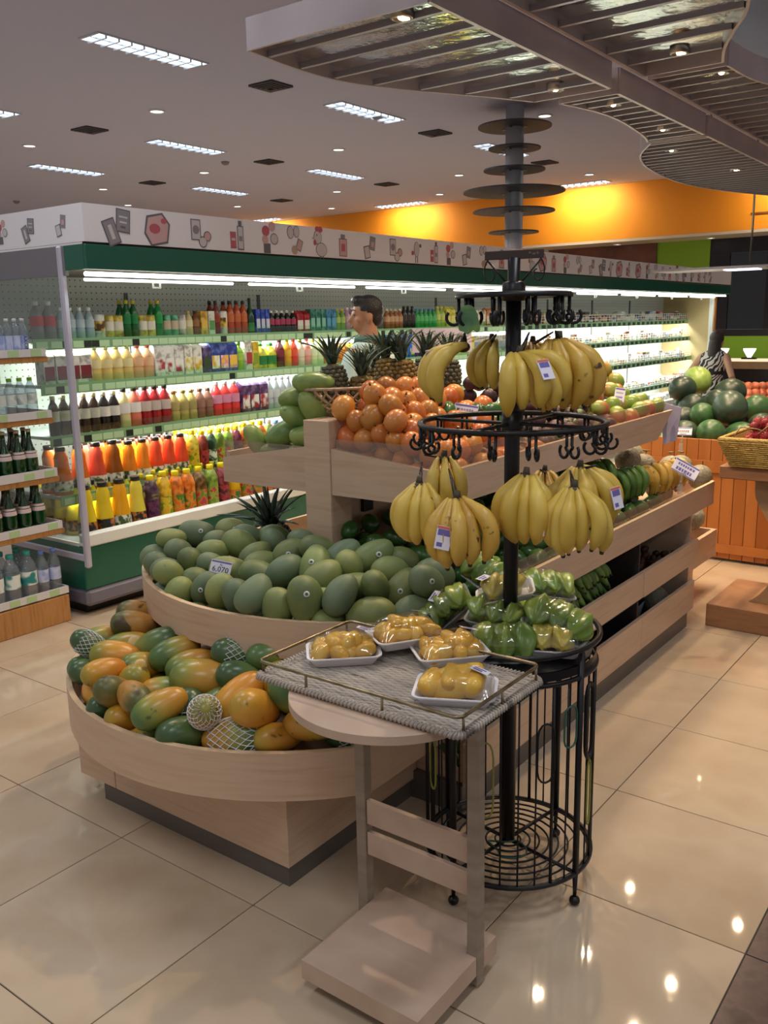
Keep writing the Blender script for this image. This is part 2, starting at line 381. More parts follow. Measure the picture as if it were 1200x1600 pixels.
def strip(pts, z0, z1, th):
    a = []; b = []
    for i, p in enumerate(pts):
        q = Vector(pts[min(i + 1, len(pts) - 1)]) - Vector(pts[max(i - 1, 0)]); nrm = Vector((-q.y, q.x)).normalized() * th / 2
        a.append((p[0] + nrm.x, p[1] + nrm.y)); b.append((p[0] - nrm.x, p[1] - nrm.y))
    rings = [[(a[i][0], a[i][1], z0), (b[i][0], b[i][1], z0), (b[i][0], b[i][1], z1), (a[i][0], a[i][1], z1)] for i in range(len(pts))]
    return MB().loft(rings, sm=False)
def canopy_panel(wavy, inner, z, step=.17, hgt=.135, lamps=()):
    W = smooth(wavy); I = inner; y0, y1 = W[0][1], W[-1][1]
    off = Vector((2.09, -5, -2.83))
    def P(nm, mb, m, par=can): mb.v = [(v[0] + off.x, v[1] + off.y, v[2] + off.z) for v in mb.v]; return part(nm, mb, m, par)
    P('fascia', strip(W, z, z + hgt, .014), FASC); P('fascia', strip([(inner, y0), (inner, y1)], z, z + hgt, .02), FASC)
    P('fascia', strip([(W[0][0], y0), (inner, y0)], z, z + hgt, .014), FASC); P('fascia', strip([(W[-1][0], y1), (inner, y1)], z, z + hgt, .014), FASC)
    P('mirror_sheet', MB().prism(W + [(inner, y1), (inner, y0)], z + .062, z + .07), SHEET)
    y = y0 + step * .6
    while y < y1 - .04:
        xa, xb = sorted((interp(W, y), inner)); P('slat', MB().box(xa + .012, xb - .012, y - .012, y + .012, z + .004, z + .032), SLAT); y += step
    for lx, ly in lamps:
        c = P('spot_lamp', MB().lathe([(.05, .035), (.05, -.004), (.036, -.006), (.034, .02)], 16, (lx, ly, z + .01), caps=False), STEEL)
        c2 = P('bulb', MB().ball((lx, ly, z + .012), (.016, .016, .012)), HALO, c)
        lamp('halogen_light', 'SPOT', (lx + off.x, ly + off.y, z - .02 + off.z), 88, WARM, .025, rot=(0, 0, 0), spot=125, blend=.9, parent=can)
k1, k2 = 1.238, 1.3627
S = lambda L, k: [(a * k, b * k) for a, b in L]
canopy_panel(S([(-2.482, 2.542), (-2.509, 2.819), (-2.5, 3.047), (-2.435, 3.258), (-2.275, 3.558), (-2.177, 3.72), (-2.059, 3.95)], k1), -2.10, 2.83, step=.24, lamps=[(-2.3, 3.25), (-2.35, 4.75)])
canopy_panel(S([(-1.986, 4.06), (-1.928, 4.326), (-1.918, 4.62), (-1.972, 5.069), (-2.02, 5.26)], k1), -2.11, 2.83, .15, lamps=[(-2.25, 5.3), (-2.28, 6.2)])
canopy_panel(S([(-2.02, 5.31), (-2.227, 5.685), (-2.364, 6.213), (-2.419, 6.949), (-2.332, 7.591), (-2.1, 8.3)], k1), -2.11, 2.83, .14, lamps=[(-2.5, 7.0), (-2.4, 8.3)])
canopy_panel([(-.95, 2.3), (-1.02, 3.4), (-1.24, 4.33), (-1.42, 4.74), (-1.53, 4.98), (-1.62, 5.25)], -2.05, 2.95, .28, lamps=[(-1.75, 4.95), (-1.5, 3.4)])
canopy_panel([(-1.62, 5.33), (-1.58, 5.8), (-1.4, 6.3), (-1.1, 6.9), (-.85, 7.6), (-.8, 8.6)], -2.05, 2.95, .19, lamps=[(-1.7, 5.5), (-1.5, 6.4), (-1.4, 7.4)])
for x, y, z in ((-2.5, 3.9, 2.95), (-1.35, 4.55, 3.07), (-2.6, 8.2, 2.95), (-1.2, 7.5, 3.07), (-1.5, 3, 3.07)):
    part('hanging_rod', MB().tube([(x + 2.09, y - 5, z - 2.83), (x + 2.09, y - 5, CEIL - 2.83)], .008), STEEL, can)
# second small canopy far away under the soffit (thin grey leaf-shaped shade on a rod)
t = thing('hanging_lamp', 'thin pale leaf-shaped shade hanging before the dark window', 'hanging lamp', (-2.75, 10.6, 2.12))
part('shade', MB().prism(smooth([(-1.1, -.25), (-.3, -.32), (.8, -.22), (1.3, 0), (.8, .2), (-.3, .28), (-1.1, .25)], 5), 0, .025), FASC, t)
part('lamp_strip', MB().box(-.35, .0, -.12, .1, -.012, 0), emat('shade_glow', '#f3e9ff', 3), t); part('rod', MB().tube([(-.1, 0, .025), (-.1, 0, CEIL - 2.12)], .012), STEEL, t)
# ---------------------------------------------------------------- chrome pillar with discs
cp = thing('chrome_pillar', 'chrome pillar ringed with dark round discs behind the cooler', 'pillar', (-5.3, 9.7, 0))
part('column', MB().lathe([(.105, 0), (.105, CEIL)], 28), M('chrome', '#e6e6ea', .25, metal=.3), cp)
DISC = M('dark_disc', '#4b4a50', .4, metal=.4)
for r, y in ((.42, 3.78), (.3, 3.545), (.355, 3.31), (.59, 3.072), (.475, 2.855), (.292, 2.62)):
    d = part('disc', MB().lathe([(.11, -.008), (r, -.008), (r, .008), (.11, .008)], 44, sm=False), DISC, cp, loc=(0, 0, y))
    part('disc_bracket', MB().box(-.16, .16, -.02, .02, -.02, -.008).box(-.02, .02, -.16, .16, -.02, -.008), STEEL, d)
# ---------------------------------------------------------------- open refrigerated cooler
CG = M('cooler_green_enamel', '#0f5a47', .3)
CW = M('cooler_white_enamel', '#dfe3e0', .35)
CGR = M('cooler_grey_rubber', '#6f6d7c', .45)
PEG = M('pegboard_white', '#c9ccc4', .5)
def pegboard():
    nt = PEG.node_tree; N = nt.nodes; L = nt.links; b = N['Principled BSDF']
    tc = N.new('ShaderNodeTexCoord'); mp = N.new('ShaderNodeMapping'); mp.inputs['Scale'].default_value = (0, 26, 26); L.new(tc.outputs['Object'], mp.inputs[0])
    v = N.new('ShaderNodeTexVoronoi'); v.inputs['Randomness'].default_value = 0; v.inputs['Scale'].default_value = 1; L.new(mp.outputs[0], v.inputs['Vector'])
    th = N.new('ShaderNodeMath'); th.operation = 'LESS_THAN'; th.inputs[1].default_value = .12; L.new(v.outputs['Distance'], th.inputs[0])
    mx = N.new('ShaderNodeMix'); mx.data_type = 'RGBA'; L.new(th.outputs[0], mx.inputs[0]); mx.inputs[6].default_value = lin('#c3c6bd'); mx.inputs[7].default_value = lin('#3c3c3a'); L.new(mx.outputs[2], b.inputs['Base Color'])
pegboard()
Y0, Y1 = 2.905, 14.12; XB = -5.05
ck = thing('display_cooler', 'long open refrigerated cooler with green fascia and illustrated white banner', 'cooler', (-4.31, Y0, 0))
def C(nm, mb, m, par=ck, label=None, off=(4.31, -Y0, 0)):
    mb.v = [(v[0] + off[0], v[1] + off[1], v[2] + off[2]) for v in mb.v]; return part(nm, mb, m, par, label)
C('kick', MB().box(-5.0, -4.40, Y0 + .05, Y1, 0, .06), M('kick_black', '#141414', .5))
C('bumper', MB().box(-5.06, -4.305, Y0, Y1, .06, .16, b=.02), CGR)
C('base_panel', MB().box(-5.06, -4.31, Y0, Y1, .16, .41, b=.006), CG)
C('front_rail', MB().box(-4.36, -4.295, Y0 + .01, Y1, .41, .485, b=.008), CW)
C('deck', MB().box(XB, -4.36, Y0 + .01, Y1, .41, .43), CW)
C('back_panel', MB().box(XB - .05, XB, Y0 + .01, Y1, .43, 1.94), PEG)
C('top_panel', MB().box(-5.1, -4.075, Y0 + .02, Y1, 1.94, 2.05), M('cooler_top_grey', '#8f8e93', .5))
C('green_fascia', MB().box(-4.075, -4.055, Y0, Y1, 1.925, 2.05, b=.003).box(-4.24, -4.075, Y0, Y0 + .02, 1.925, 2.05), CG)
C('end_grey_fascia', MB().box(-5.1, -4.242, Y0, Y0 + .02, 1.90, 2.05), M('end_fascia_grey', '#77747b', .5))
BAN = M('banner_white', '#eceaf0', .6)
ban = C('banner', MB().box(-4.068, -4.055, Y0, Y1, 2.062, 2.25).box(-5.3, -4.068, Y0, Y0 + .013, 2.062, 2.25), BAN)
C('banner_gap_shade', MB().box(-4.09, -4.07, Y0 + .01, Y1, 2.05, 2.062), M('gap_painted_shade', '#2b2320', .7))  # dark strip painted in for the shadow in the gap below the banner
C('end_post', MB().box(-4.30, -4.262, Y0 - .012, Y0 + .022, .30, 2.05, b=.008), M('cooler_post_grey', '#b8b5c6', .4))
C('end_rail', MB().box(-5.05, -4.30, Y0 - .01, Y0 + .015, .335, .375, b=.006), MATS['cooler_post_grey'])
C('end_glass', MB().box(-5.05, -4.302, Y0 + .001, Y0 + .008, .44, 1.9), clear_mat('cooler_end_glass', '#eef4f2', .3, .03, '#8f9a98', .07))
C('far_end_panel', MB().box(-5.05, -4.3, Y1 - .03, Y1, .41, 1.94), M('far_end_yellow', '#b5a274', .5))
C('far_post', MB().box(-4.34, -4.28, Y1 - .04, Y1 + .01, .1, 1.94), CW)
C('wood_end_trim', MB().box(-4.9, -4.27, Y1 + .012, Y1 + .09, .0, 1.95), M('orange_wood_trim', '#b9772c', .5))
TUBEW = emat('cooler_tube_glow', '#fbfff0', 7)
for i in range(9):
    a = Y0 + .04 + i * 1.245
    C('light_tube', MB().tube([(-4.13, a, 1.905), (-4.13, a + 1.235, 1.905)], .012, 8), TUBEW)
    C('light_tube', MB().tube([(-4.28, a + .1, 1.885), (-4.28, a + 1.2, 1.885)], .008, 8), TUBEW)
    C('tube_bracket', MB().box(-4.285, -4.275, a + .56, a + .62, 1.845, 1.855).box(-4.285, -4.275, a + .56, a + .568, 1.855, 1.875).box(-4.285, -4.275, a + .612, a + .62, 1.855, 1.875), CW)
lamp('cooler_header_light', 'AREA', (-4.17 + 4.31, (Y1 - Y0) / 2, 1.87), 48, (.95, 1, .9), .1, Y1 - Y0 - .1, rot=(0, math.radians(-22), 0), parent=ck)
SHELF = [(1.566, -4.66), (1.312, -4.62), (1.018, -4.58), (.676, -4.53)]
STRIP = M('price_strip_green', '#7fa97c', .45); TAGM = M('price_tag_green', '#b9d9ae', .5); TAGD = M('price_tag_dark', '#1c231f', .5)
tg = MB().box(0, .0025, 0, .072, -.05, -.012).mesh('price_tag', TAGM); tgd = MB().box(0, .0025, 0, .05, -.05, -.012).mesh('price_tag', TAGD)
tagtext = MB().box(.0026, .003, .012, .05, -.026, -.022).box(.0026, .003, .02, .06, -.038, -.030).mesh('price_print', M('tag_print', '#5f7a62', .6))
for k, (z, lx) in enumerate(SHELF):
    sh = C('shelf', MB().box(XB + .002, lx, Y0 + .03, Y1 - .04, z - .018, z), CW)
    st = C('price_strip', MB().box(lx, lx + .006, Y0 + .03, Y1 - .04, z - .058, z + .004), STRIP, sh)
    y = Y0 + .05
    while y < 8.6:
        dark = RN.random() < .2
        o = link('price_tag', tgd if dark else tg, sh, (lx + .006 + 4.31, y - Y0, z))
        y += (.05 if dark else .074) + RN.choice((.002, .002, .004, .02))
    far = MB(); y = 8.7
    while y < Y1 - .2: far.box(lx + .006, lx + .009, y, y + .09, z - .05, z - .012); y += .13 + RN.random() * .05
    o = C('price_tag_row', far, TAGD, sh); o['kind'] = 'stuff'
    C('guard_lip', MB().box(lx - .004, lx - .001, Y0 + .04, 8.5, z + .004, z + .045), clear_mat('lip_acrylic', '#f4fff4', .1, .05), sh)
    wr = MB()
    for h in (.03, .06, .09): wr.tube([(lx, 8.65, z + h), (lx, Y1 - .06, z + h)], .003, 4)
    y = 8.65
    while y < Y1 - .05: wr.tube([(lx, y, z), (lx, y, z + .09)], .003, 4); y += .09
    o = C('wire_guard', wr, CW, sh); o['kind'] = 'stuff'
    lamp('shelf_light', 'AREA', (lx - .03 + 4.31, (Y1 - Y0) / 2, z - .03), 125 if k < 3 else 95, (.97, 1, .95), .05, Y1 - Y0 - .2, rot=(0, math.radians(25), 0), parent=ck)
for y in (3.9, 5.15, 6.4, 7.65, 8.9, 10.1, 11.4, 12.7):
    C('upright', MB().box(XB + .001, XB + .012, y - .012, y - .004, .45, 1.85).box(XB + .001, XB + .012, y + .004, y + .012, .45, 1.85), M('upright_grey', '#6a6a66', .5))
# drawings printed on the banner
PRN = [M('print_' + n, c, .6) for n, c in (('grey', '#8e8a92'), ('red', '#b8606a'), ('pink', '#cba6a8'), ('pale', '#cdc7ca'), ('dark', '#6b6870'), ('tan', '#b79f8d'))]
def icon(k):
    b = MB()          # local: x = along banner (m), y = up; z thickness
    def rect(x0, x1, y0, y1, mi, a=0, t=.001):
        b.box(x0, x1, y0, y1, 0, t, mi=mi, M=Matrix.Rotation(a, 4, 'Z'))
    def disc(x, y, r, mi, ry=None, t=.001):
        n = 18; b.prism([(x + r * math.cos(2 * PI * i / n), y + (ry or r) * math.sin(2 * PI * i / n)) for i in range(n)], 0, t, mi=mi)
    if k == 0:        # two cartons
        rect(-.055, .0, -.06, .03, 4, .35); rect(-.05, -.005, -.055, .025, 0, .35, .0015); rect(.0, .06, -.02, .06, 4, -.1); rect(.004, .056, -.016, .056, 0, -.1, .0015); rect(.015, .045, .012, .018, 3, -.1, .002); rect(.012, .048, .03, .036, 3, -.1, .002); rect(.02, .04, -.004, .002, 4, -.1, .002); rect(-.035, -.02, -.04, .01, 3, .35, .002)
    elif k == 1:      # steak pack
        b.prism([(-.06, -.02), (-.03, -.065), (.05, -.05), (.065, .02), (.03, .06), (-.045, .045)], 0, .001, mi=4); b.prism([(-.052, -.016), (-.026, -.057), (.044, -.043), (.057, .018), (.026, .052), (-.038, .038)], 0, .0015, mi=2)
        disc(-.01, 0, .026, 1, .018, .002); disc(.035, .03, .014, 1, .01, .002)
    elif k == 2:      # cans
        rect(-.04, .01, -.03, .05, 4); rect(-.036, .006, -.026, .046, 3, 0, .0015); disc(-.015, .01, .017, 0, None, .002); disc(.02, -.035, .022, 4); disc(.02, -.035, .018, 3, None, .0015); disc(.045, -.012, .02, 4); disc(.045, -.012, .016, 2, None, .0015)
    elif k == 3:      # red tin and milk bottle
        rect(-.04, -.008, -.05, .015, 1); rect(-.034, -.014, -.02, -.01, 3, 0, .002); rect(0, .035, -.055, .04, 4); rect(.004, .031, -.05, .036, 3, 0, .0015); rect(.008, .026, .04, .06, 4); rect(.008, .027, -.02, .0, 0, 0, .002)
    elif k == 4:      # tomatoes and cups
        disc(-.02, .03, .022, 1); disc(.018, .05, .02, 2); disc(.03, 0, .024, 0); disc(.03, 0, .019, 3, None, .0015); rect(-.035, .005, -.06, -.02, 4); disc(-.025, -.005, .018, 2)
    elif k == 5:      # eggs and pack
        disc(-.03, .035, .022, 4, .028); disc(-.03, .035, .019, 3, .025, .0015); disc(.01, .04, .02, 4, .026); disc(.01, .04, .017, 3, .023, .0015); rect(.015, .05, -.03, .02, 4, -.4); rect(.019, .046, -.026, .016, 2, -.4, .0015); disc(-.005, -.04, .02, 5)
    elif k == 6:      # hen
        disc(.02, -.03, .04, 4, .032); disc(.02, -.03, .037, 3, .029, .0015); disc(-.005, .025, .028, 4, .032); disc(-.005, .025, .025, 3, .029, .0015); disc(.012, .06, .018, 1, .014, .002); disc(-.01, .062, .012, 1, .012, .002); disc(-.026, .0, .009, 1, .013, .002)
        b.prism([(-.03, .025), (-.046, .018), (-.03, .014)], 0, .002, mi=5); disc(-.012, .034, .004, 4, None, .002); rect(.008, .012, -.075, -.06, 4); rect(.03, .034, -.075, -.06, 4)
    elif k == 7:      # pink jar
        rect(-.03, .03, -.055, .03, 4); rect(-.026, .026, -.051, .026, 2, 0, .0015); rect(-.016, .016, .03, .05, 0); rect(-.014, .014, -.03, .005, 1, 0, .002)
    elif k == 8:      # egg with arms
        disc(0, .01, .024, 4, .04); disc(0, .01, .021, 3, .037, .0015); rect(-.012, -.006, -.06, -.028, 4); rect(.006, .012, -.06, -.028, 4); disc(-.036, -.01, .012, 1); disc(.036, .03, .01, 4)
    else:             # meat tray and dice
        rect(-.045, .0, -.05, .01, 4, .2); rect(-.04, -.005, -.045, .005, 3, .2, .0015); rect(0, .045, -.01, .055, 0, -.15); rect(.012, .034, .005, .03, 2, -.15, .002)
    return b.mesh('printed_drawing', PRN)
ICON = [icon(k) for k in range(10)]
seq = [0, 1, 2, 3, 4, 5, 6, 7, 9, 2, 8, 3, 4, 9, 5, 7, 3, 6, 1, 7, 4, 5, 9, 0, 8, 1, 3, 1, 4, 5, 2, 7, 6, 0, 4, 3, 8, 5]
yy = Y0 + .2
for i, k in enumerate(seq):
    if yy > Y1 - .1: break
    o = link('printed_drawing', ICON[k], ban, (-4.0545 + 4.31, yy - Y0, 2.152))
    o.matrix_local = Matrix(((0, 0, 1, -4.0545 + 4.31), (1, 0, 0, yy - Y0), (0, 1, 0, 2.152), (0, 0, 0, 1))) @ Matrix.Scale(1.38 + .12 * RN.random(), 4)
    yy += .27 + .04 * math.sin(i)
for i, (k, x) in enumerate(((9, -4.25), (4, -4.8), (0, -4.55), (3, -5.05))):
    o = link('printed_drawing', ICON[k], ban); o.matrix_local = Matrix(((1, 0, 0, x + 4.31), (0, 0, -1, -.0008), (0, 1, 0, 2.152), (0, 0, 0, 1)))
# ---------------------------------------------------------------- goods in the cooler
def glossy(c, rough=.22, **k): return M('goods_' + str(c) + str(rough), c, rough, **k)
PMESH = {}
def mixc(c, t, k): 
    a = [int(c[i:i + 2], 16) for i in (1, 3, 5)]; return '#%02x%02x%02x' % tuple(int(x + (t - x) * k) for x in a)
def printed(c): return M('printed_' + c, c, .28, cols=[mixc(c, 0, .25), c, mixc(c, 255, .22)], scale=26, detail=1.5, lo=.36, hi=.64)
def pmesh(kind, h, w, col):
    key = (kind, h, w, col)
    if key in PMESH: return PMESH[key]
    r = w / 2; b = MB(); parts = []
    mt = glossy(col) if kind in ('flared', 'bottle', 'wine') else printed(col)
    if kind == 'can':
        b.lathe([(r * .85, 0), (r, h * .04), (r, h * .93), (r * .86, h)], 14); parts = [('label', MB().lathe([(r * 1.012, h * .3), (r * 1.012, h * .72)], 14, caps=False))]
    elif kind == 'bottle':
        b.lathe([(r * .9, 0), (r, h * .03), (r, h * .3), (r * .94, h * .34), (r, h * .38), (r, h * .62), (r * .8, h * .74), (r * .42, h * .85), (r * .4, h * .92)], 14)
        parts = [('cap', MB().lathe([(r * .46, h * .9), (r * .46, h), (r * .40, h * 1.01)], 12)), ('label', MB().lathe([(r * 1.02, h * .36), (r * 1.02, h * .62)], 14, caps=False))]
    elif kind == 'juice':     # square-shouldered sleeve bottle
        q = r * .95
        def rr(s, z): return [(s * q * x, s * q * y, z) for x, y in ((1, .55), (.55, 1), (-.55, 1), (-1, .55), (-1, -.55), (-.55, -1), (.55, -1), (1, -.55))]
        b.loft([rr(.96, 0), rr(1, h * .03), rr(.95, h * .42), rr(1, h * .5), rr(1, h * .7), rr(.62, h * .87), rr(.45, h * .9)])
        parts = [('cap', MB().lathe([(r * .5, h * .88), (r * .5, h), (r * .45, h * 1.01)], 10)), ('label', MB().loft([rr(1.03, h * .1), rr(.99, h * .4), rr(1.03, h * .5)], caps=False))]
    elif kind == 'flared':    # wide foot, narrow waist, long shoulders
        b.lathe([(r * .9, 0), (r, h * .04), (r * .97, h * .3), (r * .78, h * .52), (r * .7, h * .64), (r * .72, h * .78), (r * .5, h * .9), (r * .46, h * .93)], 16)
        parts = [('cap', MB().lathe([(r * .52, h * .92), (r * .52, h), (r * .48, h * 1.01)], 12)), ('label', MB().lathe([(r * 1.02, h * .08), (r * 1.0, h * .3)], 16, caps=False))]
    elif kind == 'wine':
        b.lathe([(r * .95, 0), (r, h * .02), (r, h * .48), (r * .75, h * .62), (r * .34, h * .74), (r * .3, h * .95)], 16)
        parts = [('cap', MB().lathe([(r * .36, h * .9), (r * .36, h)], 10)), ('label', MB().lathe([(r * 1.02, h * .06), (r * 1.02, h * .3)], 16, caps=False))]
    elif kind == 'carton':
        b.box(-r * .9, r * .9, -r, r, 0, h * .86, b=.002).loft([[(-r * .9, -r, h * .86), (r * .9, -r, h * .86), (r * .9, r, h * .86), (-r * .9, r, h * .86)], [(-r * .06, -r, h), (r * .06, -r, h), (r * .06, r, h), (-r * .06, r, h)]], sm=False)
        parts = [('label', MB().box(r * .9, r * .9 + .0012, -r * .85, r * .85, h * .12, h * .55))]
    elif kind == 'box':
        b.box(-r * .9, r * .9, -r, r, 0, h, b=.002); parts = [('label', MB().box(r * .9, r * .9 + .0012, -r * .8, r * .8, h * .2, h * .6))]
    elif kind == 'jug':
        b.lathe([(r * .95, 0), (r, h * .05), (r, h * .55), (r * .75, h * .75), (r * .4, h * .88)], 14); parts = [('cap', MB().lathe([(r * .45, h * .86), (r * .45, h)], 10)), ('label', MB().lathe([(r * 1.02, h * .15), (r * 1.02, h * .5)], 14, caps=False))]
    PMESH[key] = (b.mesh(kind, mt), [(n, p.v, p.f, p.sm, p.mi) for n, p in parts]); return PMESH[key]
PM2 = {}
def product(kind, h, w, col, cap, lab, x, y, z, name, label, cat, group, rz=0):
    me, parts = pmesh(kind, h, w, col)
    o = tag(link(name, me, None, (x, y, z), (0, 0, rz)), label, cat, group)
    for n, v, f, sm, mi in parts:
        c = cap if n == 'cap' else lab
        if c is None:
            if kind != 'can': continue
            c = ('#d9d4c4', '#e4dfd2', '#c9b8a0', P_CAN)[len(col + label) % 4]
        key = (kind, h, w, n, c)
        if key not in PM2:
            q = MB(); q.v, q.f, q.sm, q.mi = list(v), list(f), list(sm), list(mi)
            PM2[key] = q.mesh(n, glossy(c, .35, cols=[c, c], scale=1) if n == 'cap' else MATS[c] if c in MATS else glossy(c, .4))
        link(n, PM2[key], o)
    return o
def pic(name, a, b2, c, sc=28):   # printed sleeve with fruit-like blotches
    M(name, a, .35, cols=[a, b2, c], scale=sc, detail=1, lo=.38, hi=.6, rand=0); return name
P_OR = pic('sleeve_orange', '#d8701a', '#e8922a', '#4c7a22'); P_YE = pic('sleeve_lemon', '#dcae1c', '#e6c433', '#7a9a2a'); P_GU = pic('sleeve_guava', '#7c9a30', '#a5b83e', '#c23c4a')
P_GR = pic('sleeve_grape', '#4a1d3f', '#6a2a58', '#2b1426'); P_AP = pic('sleeve_apple', '#8c2230', '#b33a3c', '#4c1420'); P_SO = pic('sleeve_soursop', '#1d3f26', '#2d5a35', '#dfe6d4'); P_MX = pic('sleeve_mixed', '#c23b45', '#e0822c', '#6b8a2e')
P_BE = pic('sleeve_berry_white', '#e9e4de', '#d8cfc8', '#a83040', 18); P_LE = pic('sleeve_lemon_white', '#ece8dc', '#e5d68a', '#d9a52e', 18); P_PK = pic('sleeve_pink_white', '#efe2dc', '#e88a9a', '#f0c24a', 18)
P_CAN = pic('can_bean_print', '#e6e2d0', '#d9b93a', '#5a3a24', 20); P_BL = pic('pouch_blue', '#2a5cb8', '#4a80d8', '#e6cf3a', 20); P_LB = pic('label_plant', '#e6e4dc', '#dcd8cc', '#3f5a2a', 30); P_BK = pic('label_dark_plant', '#1c1a18', '#2a2622', '#b8702a', 30)
def run(si, y, items, dep=1):
    """items: (kind, colour, cap, label colour, height, width, count, depth rows, object name, label) laid along the shelf from y"""
    if si < 4: z, lx = SHELF[si]; where = ('top', 'second', 'third', 'fourth')[si] + ' shelf of the cooler'
    else: z, lx, where = .43, -4.40, 'bottom deck of the cooler'
    for (kind, col, cap, lab, h, w, n, dp, name, text) in items:
        h = round(h * (1.12, 1.08, 1.15, 1.18, 1.12)[si], 4)
        if kind is None: y += w; continue
        for i in range(n):
            for d in range(dp):
                product(kind, h, w, col, cap, lab, lx - .012 - w / 2 - d * w * 1.06, y + w / 2 + RN.uniform(-.002, .002), z, name, text + ' on the ' + where, 'carton' if kind in ('carton', 'box') else 'can' if kind == 'can' else 'bottle', text + ', ' + where, RN.uniform(-.12, .12) if kind in ('carton', 'box') else 0)
            y += w + .004
    return y
B, J, F, K, CN = 'bottle', 'juice', 'flared', 'carton', 'can'
run(0, 2.97, [(B, '#8a7f86', '#d9dde0', '#c83a40', .19, .075, 2, 1, 'drink_bottle', 'red and white labelled soft drink bottle'), (B, '#9fb4bd', '#dfe5e8', '#b8ccd6', .16, .06, 4, 1, 'water_bottle', 'small grey blue water bottle'),
    (CN, '#d9d8cf', None, None, .125, .075, 1, 1, 'drink_can', 'white canister with yellow base and green lid'), (CN, P_CAN and '#d8c04a', None, None, .12, .062, 2, 1, 'drink_can', 'yellow and white bean drink can'),
    (B, '#0f5a2c', '#b5a52e', '#14803c', .2, .055, 2, 2, 'tea_bottle', 'tall dark green tea bottle'), (CN, '#d8c04a', None, None, .12, .062, 2, 1, 'drink_can', 'yellow and white bean drink can'), (B, '#127a38', '#b5a52e', '#1c9a48', .2, .06, 1, 2, 'tea_bottle', 'tall dark green tea bottle'),
    (CN, '#4aa878', None, None, .12, .06, 2, 1, 'drink_can', 'mint green drink can'), (CN, '#cfc4c0', None, None, .12, .058, 1, 1, 'drink_can', 'white can with a red stripe'), (B, '#cfc08a', '#b8a05c', '#e0d7b0', .14, .056, 1, 1, 'coffee_bottle', 'cream coloured coffee bottle'), (B, '#7a4a26', '#4c2c18', '#9a6a3a', .14, .056, 1, 1, 'coffee_bottle', 'brown coffee bottle'),
    ('box', '#d8a83a', None, '#e6c35a', .14, .06, 1, 1, 'drink_carton', 'golden drink carton'), ('box', '#d8dccf', None, '#5a9a52', .14, .06, 1, 1, 'drink_carton', 'white and green drink carton'), (B, '#7a2a20', '#1a1614', '#9a3a26', .2, .055, 1, 2, 'tea_bottle', 'tall red tea bottle with black cap'), (CN, '#e0dcd8', None, None, .14, .07, 1, 1, 'drink_can', 'white canister with red print'), (B, '#b04a24', '#1a1614', '#c86a3a', .2, .06, 3, 2, 'tea_bottle', 'tall orange red tea bottle with black cap'),
    ('wine', '#1c3f26', '#14140f', '#2a7a3a', .22, .065, 1, 1, 'wine_bottle', 'dark green long necked bottle'), ('box', '#2340a8', None, '#c8ccd8', .15, .045, 3, 1, 'drink_carton', 'slim blue and white carton'), (B, '#1c1414', '#e0dcd4', '#a83a5a', .14, .055, 5, 1, 'cola_bottle', 'short dark bottle with a bright label'), (K, '#a81c24', None, '#e0d8d4', .14, .07, 2, 1, 'drink_carton', 'red carton with white panel'),
    ('box', '#2f7a6a', None, '#8ac4b0', .15, .06, 3, 1, 'drink_carton', 'teal drink carton'), ('box', '#2a72a0', None, '#5aa0c0', .15, .06, 2, 1, 'drink_carton', 'blue drink carton'), (B, '#6f9a3a', '#c8b84a', '#a8c46a', .15, .06, 2, 1, 'tea_bottle', 'lime green tea bottle'), (B, '#b88aa0', '#d8c8d0', '#c8a8b8', .16, .06, 2, 1, 'yoghurt_bottle', 'dusty pink yoghurt bottle'),
    (None, 0, 0, 0, 0, .42, 0, 0, 0, 0), (B, '#9a5a30', '#e0d0b8', '#c8a07a', .15, .06, 4, 1, 'coffee_bottle', 'brown coffee bottle with cream cap'), (B, '#26201c', '#111111', '#3a332c', .17, .06, 3, 1, 'soy_bottle', 'black sauce coloured bottle'), (B, '#2f9a4a', '#2a8ac0', '#56b86a', .15, .065, 5, 1, 'tea_bottle', 'bright green tea bottle'), (B, '#9ab84a', '#d8d07a', '#c4cf6a', .17, .07, 2, 1, 'tea_bottle', 'pale green tea bottle'),
    (K, '#d4c84a', None, '#e8e08a', .17, .08, 2, 1, 'drink_carton', 'yellow drink carton'), (CN, '#8a5a3a', None, None, .1, .065, 2, 1, 'drink_can', 'brown drink can'), (CN, '#d3cca8', None, None, .14, .07, 6, 1, 'milk_can', 'cream coloured milk can'), (K, '#c87a4a', None, '#e8d8c0', .16, .08, 4, 1, 'drink_carton', 'orange brown carton')])
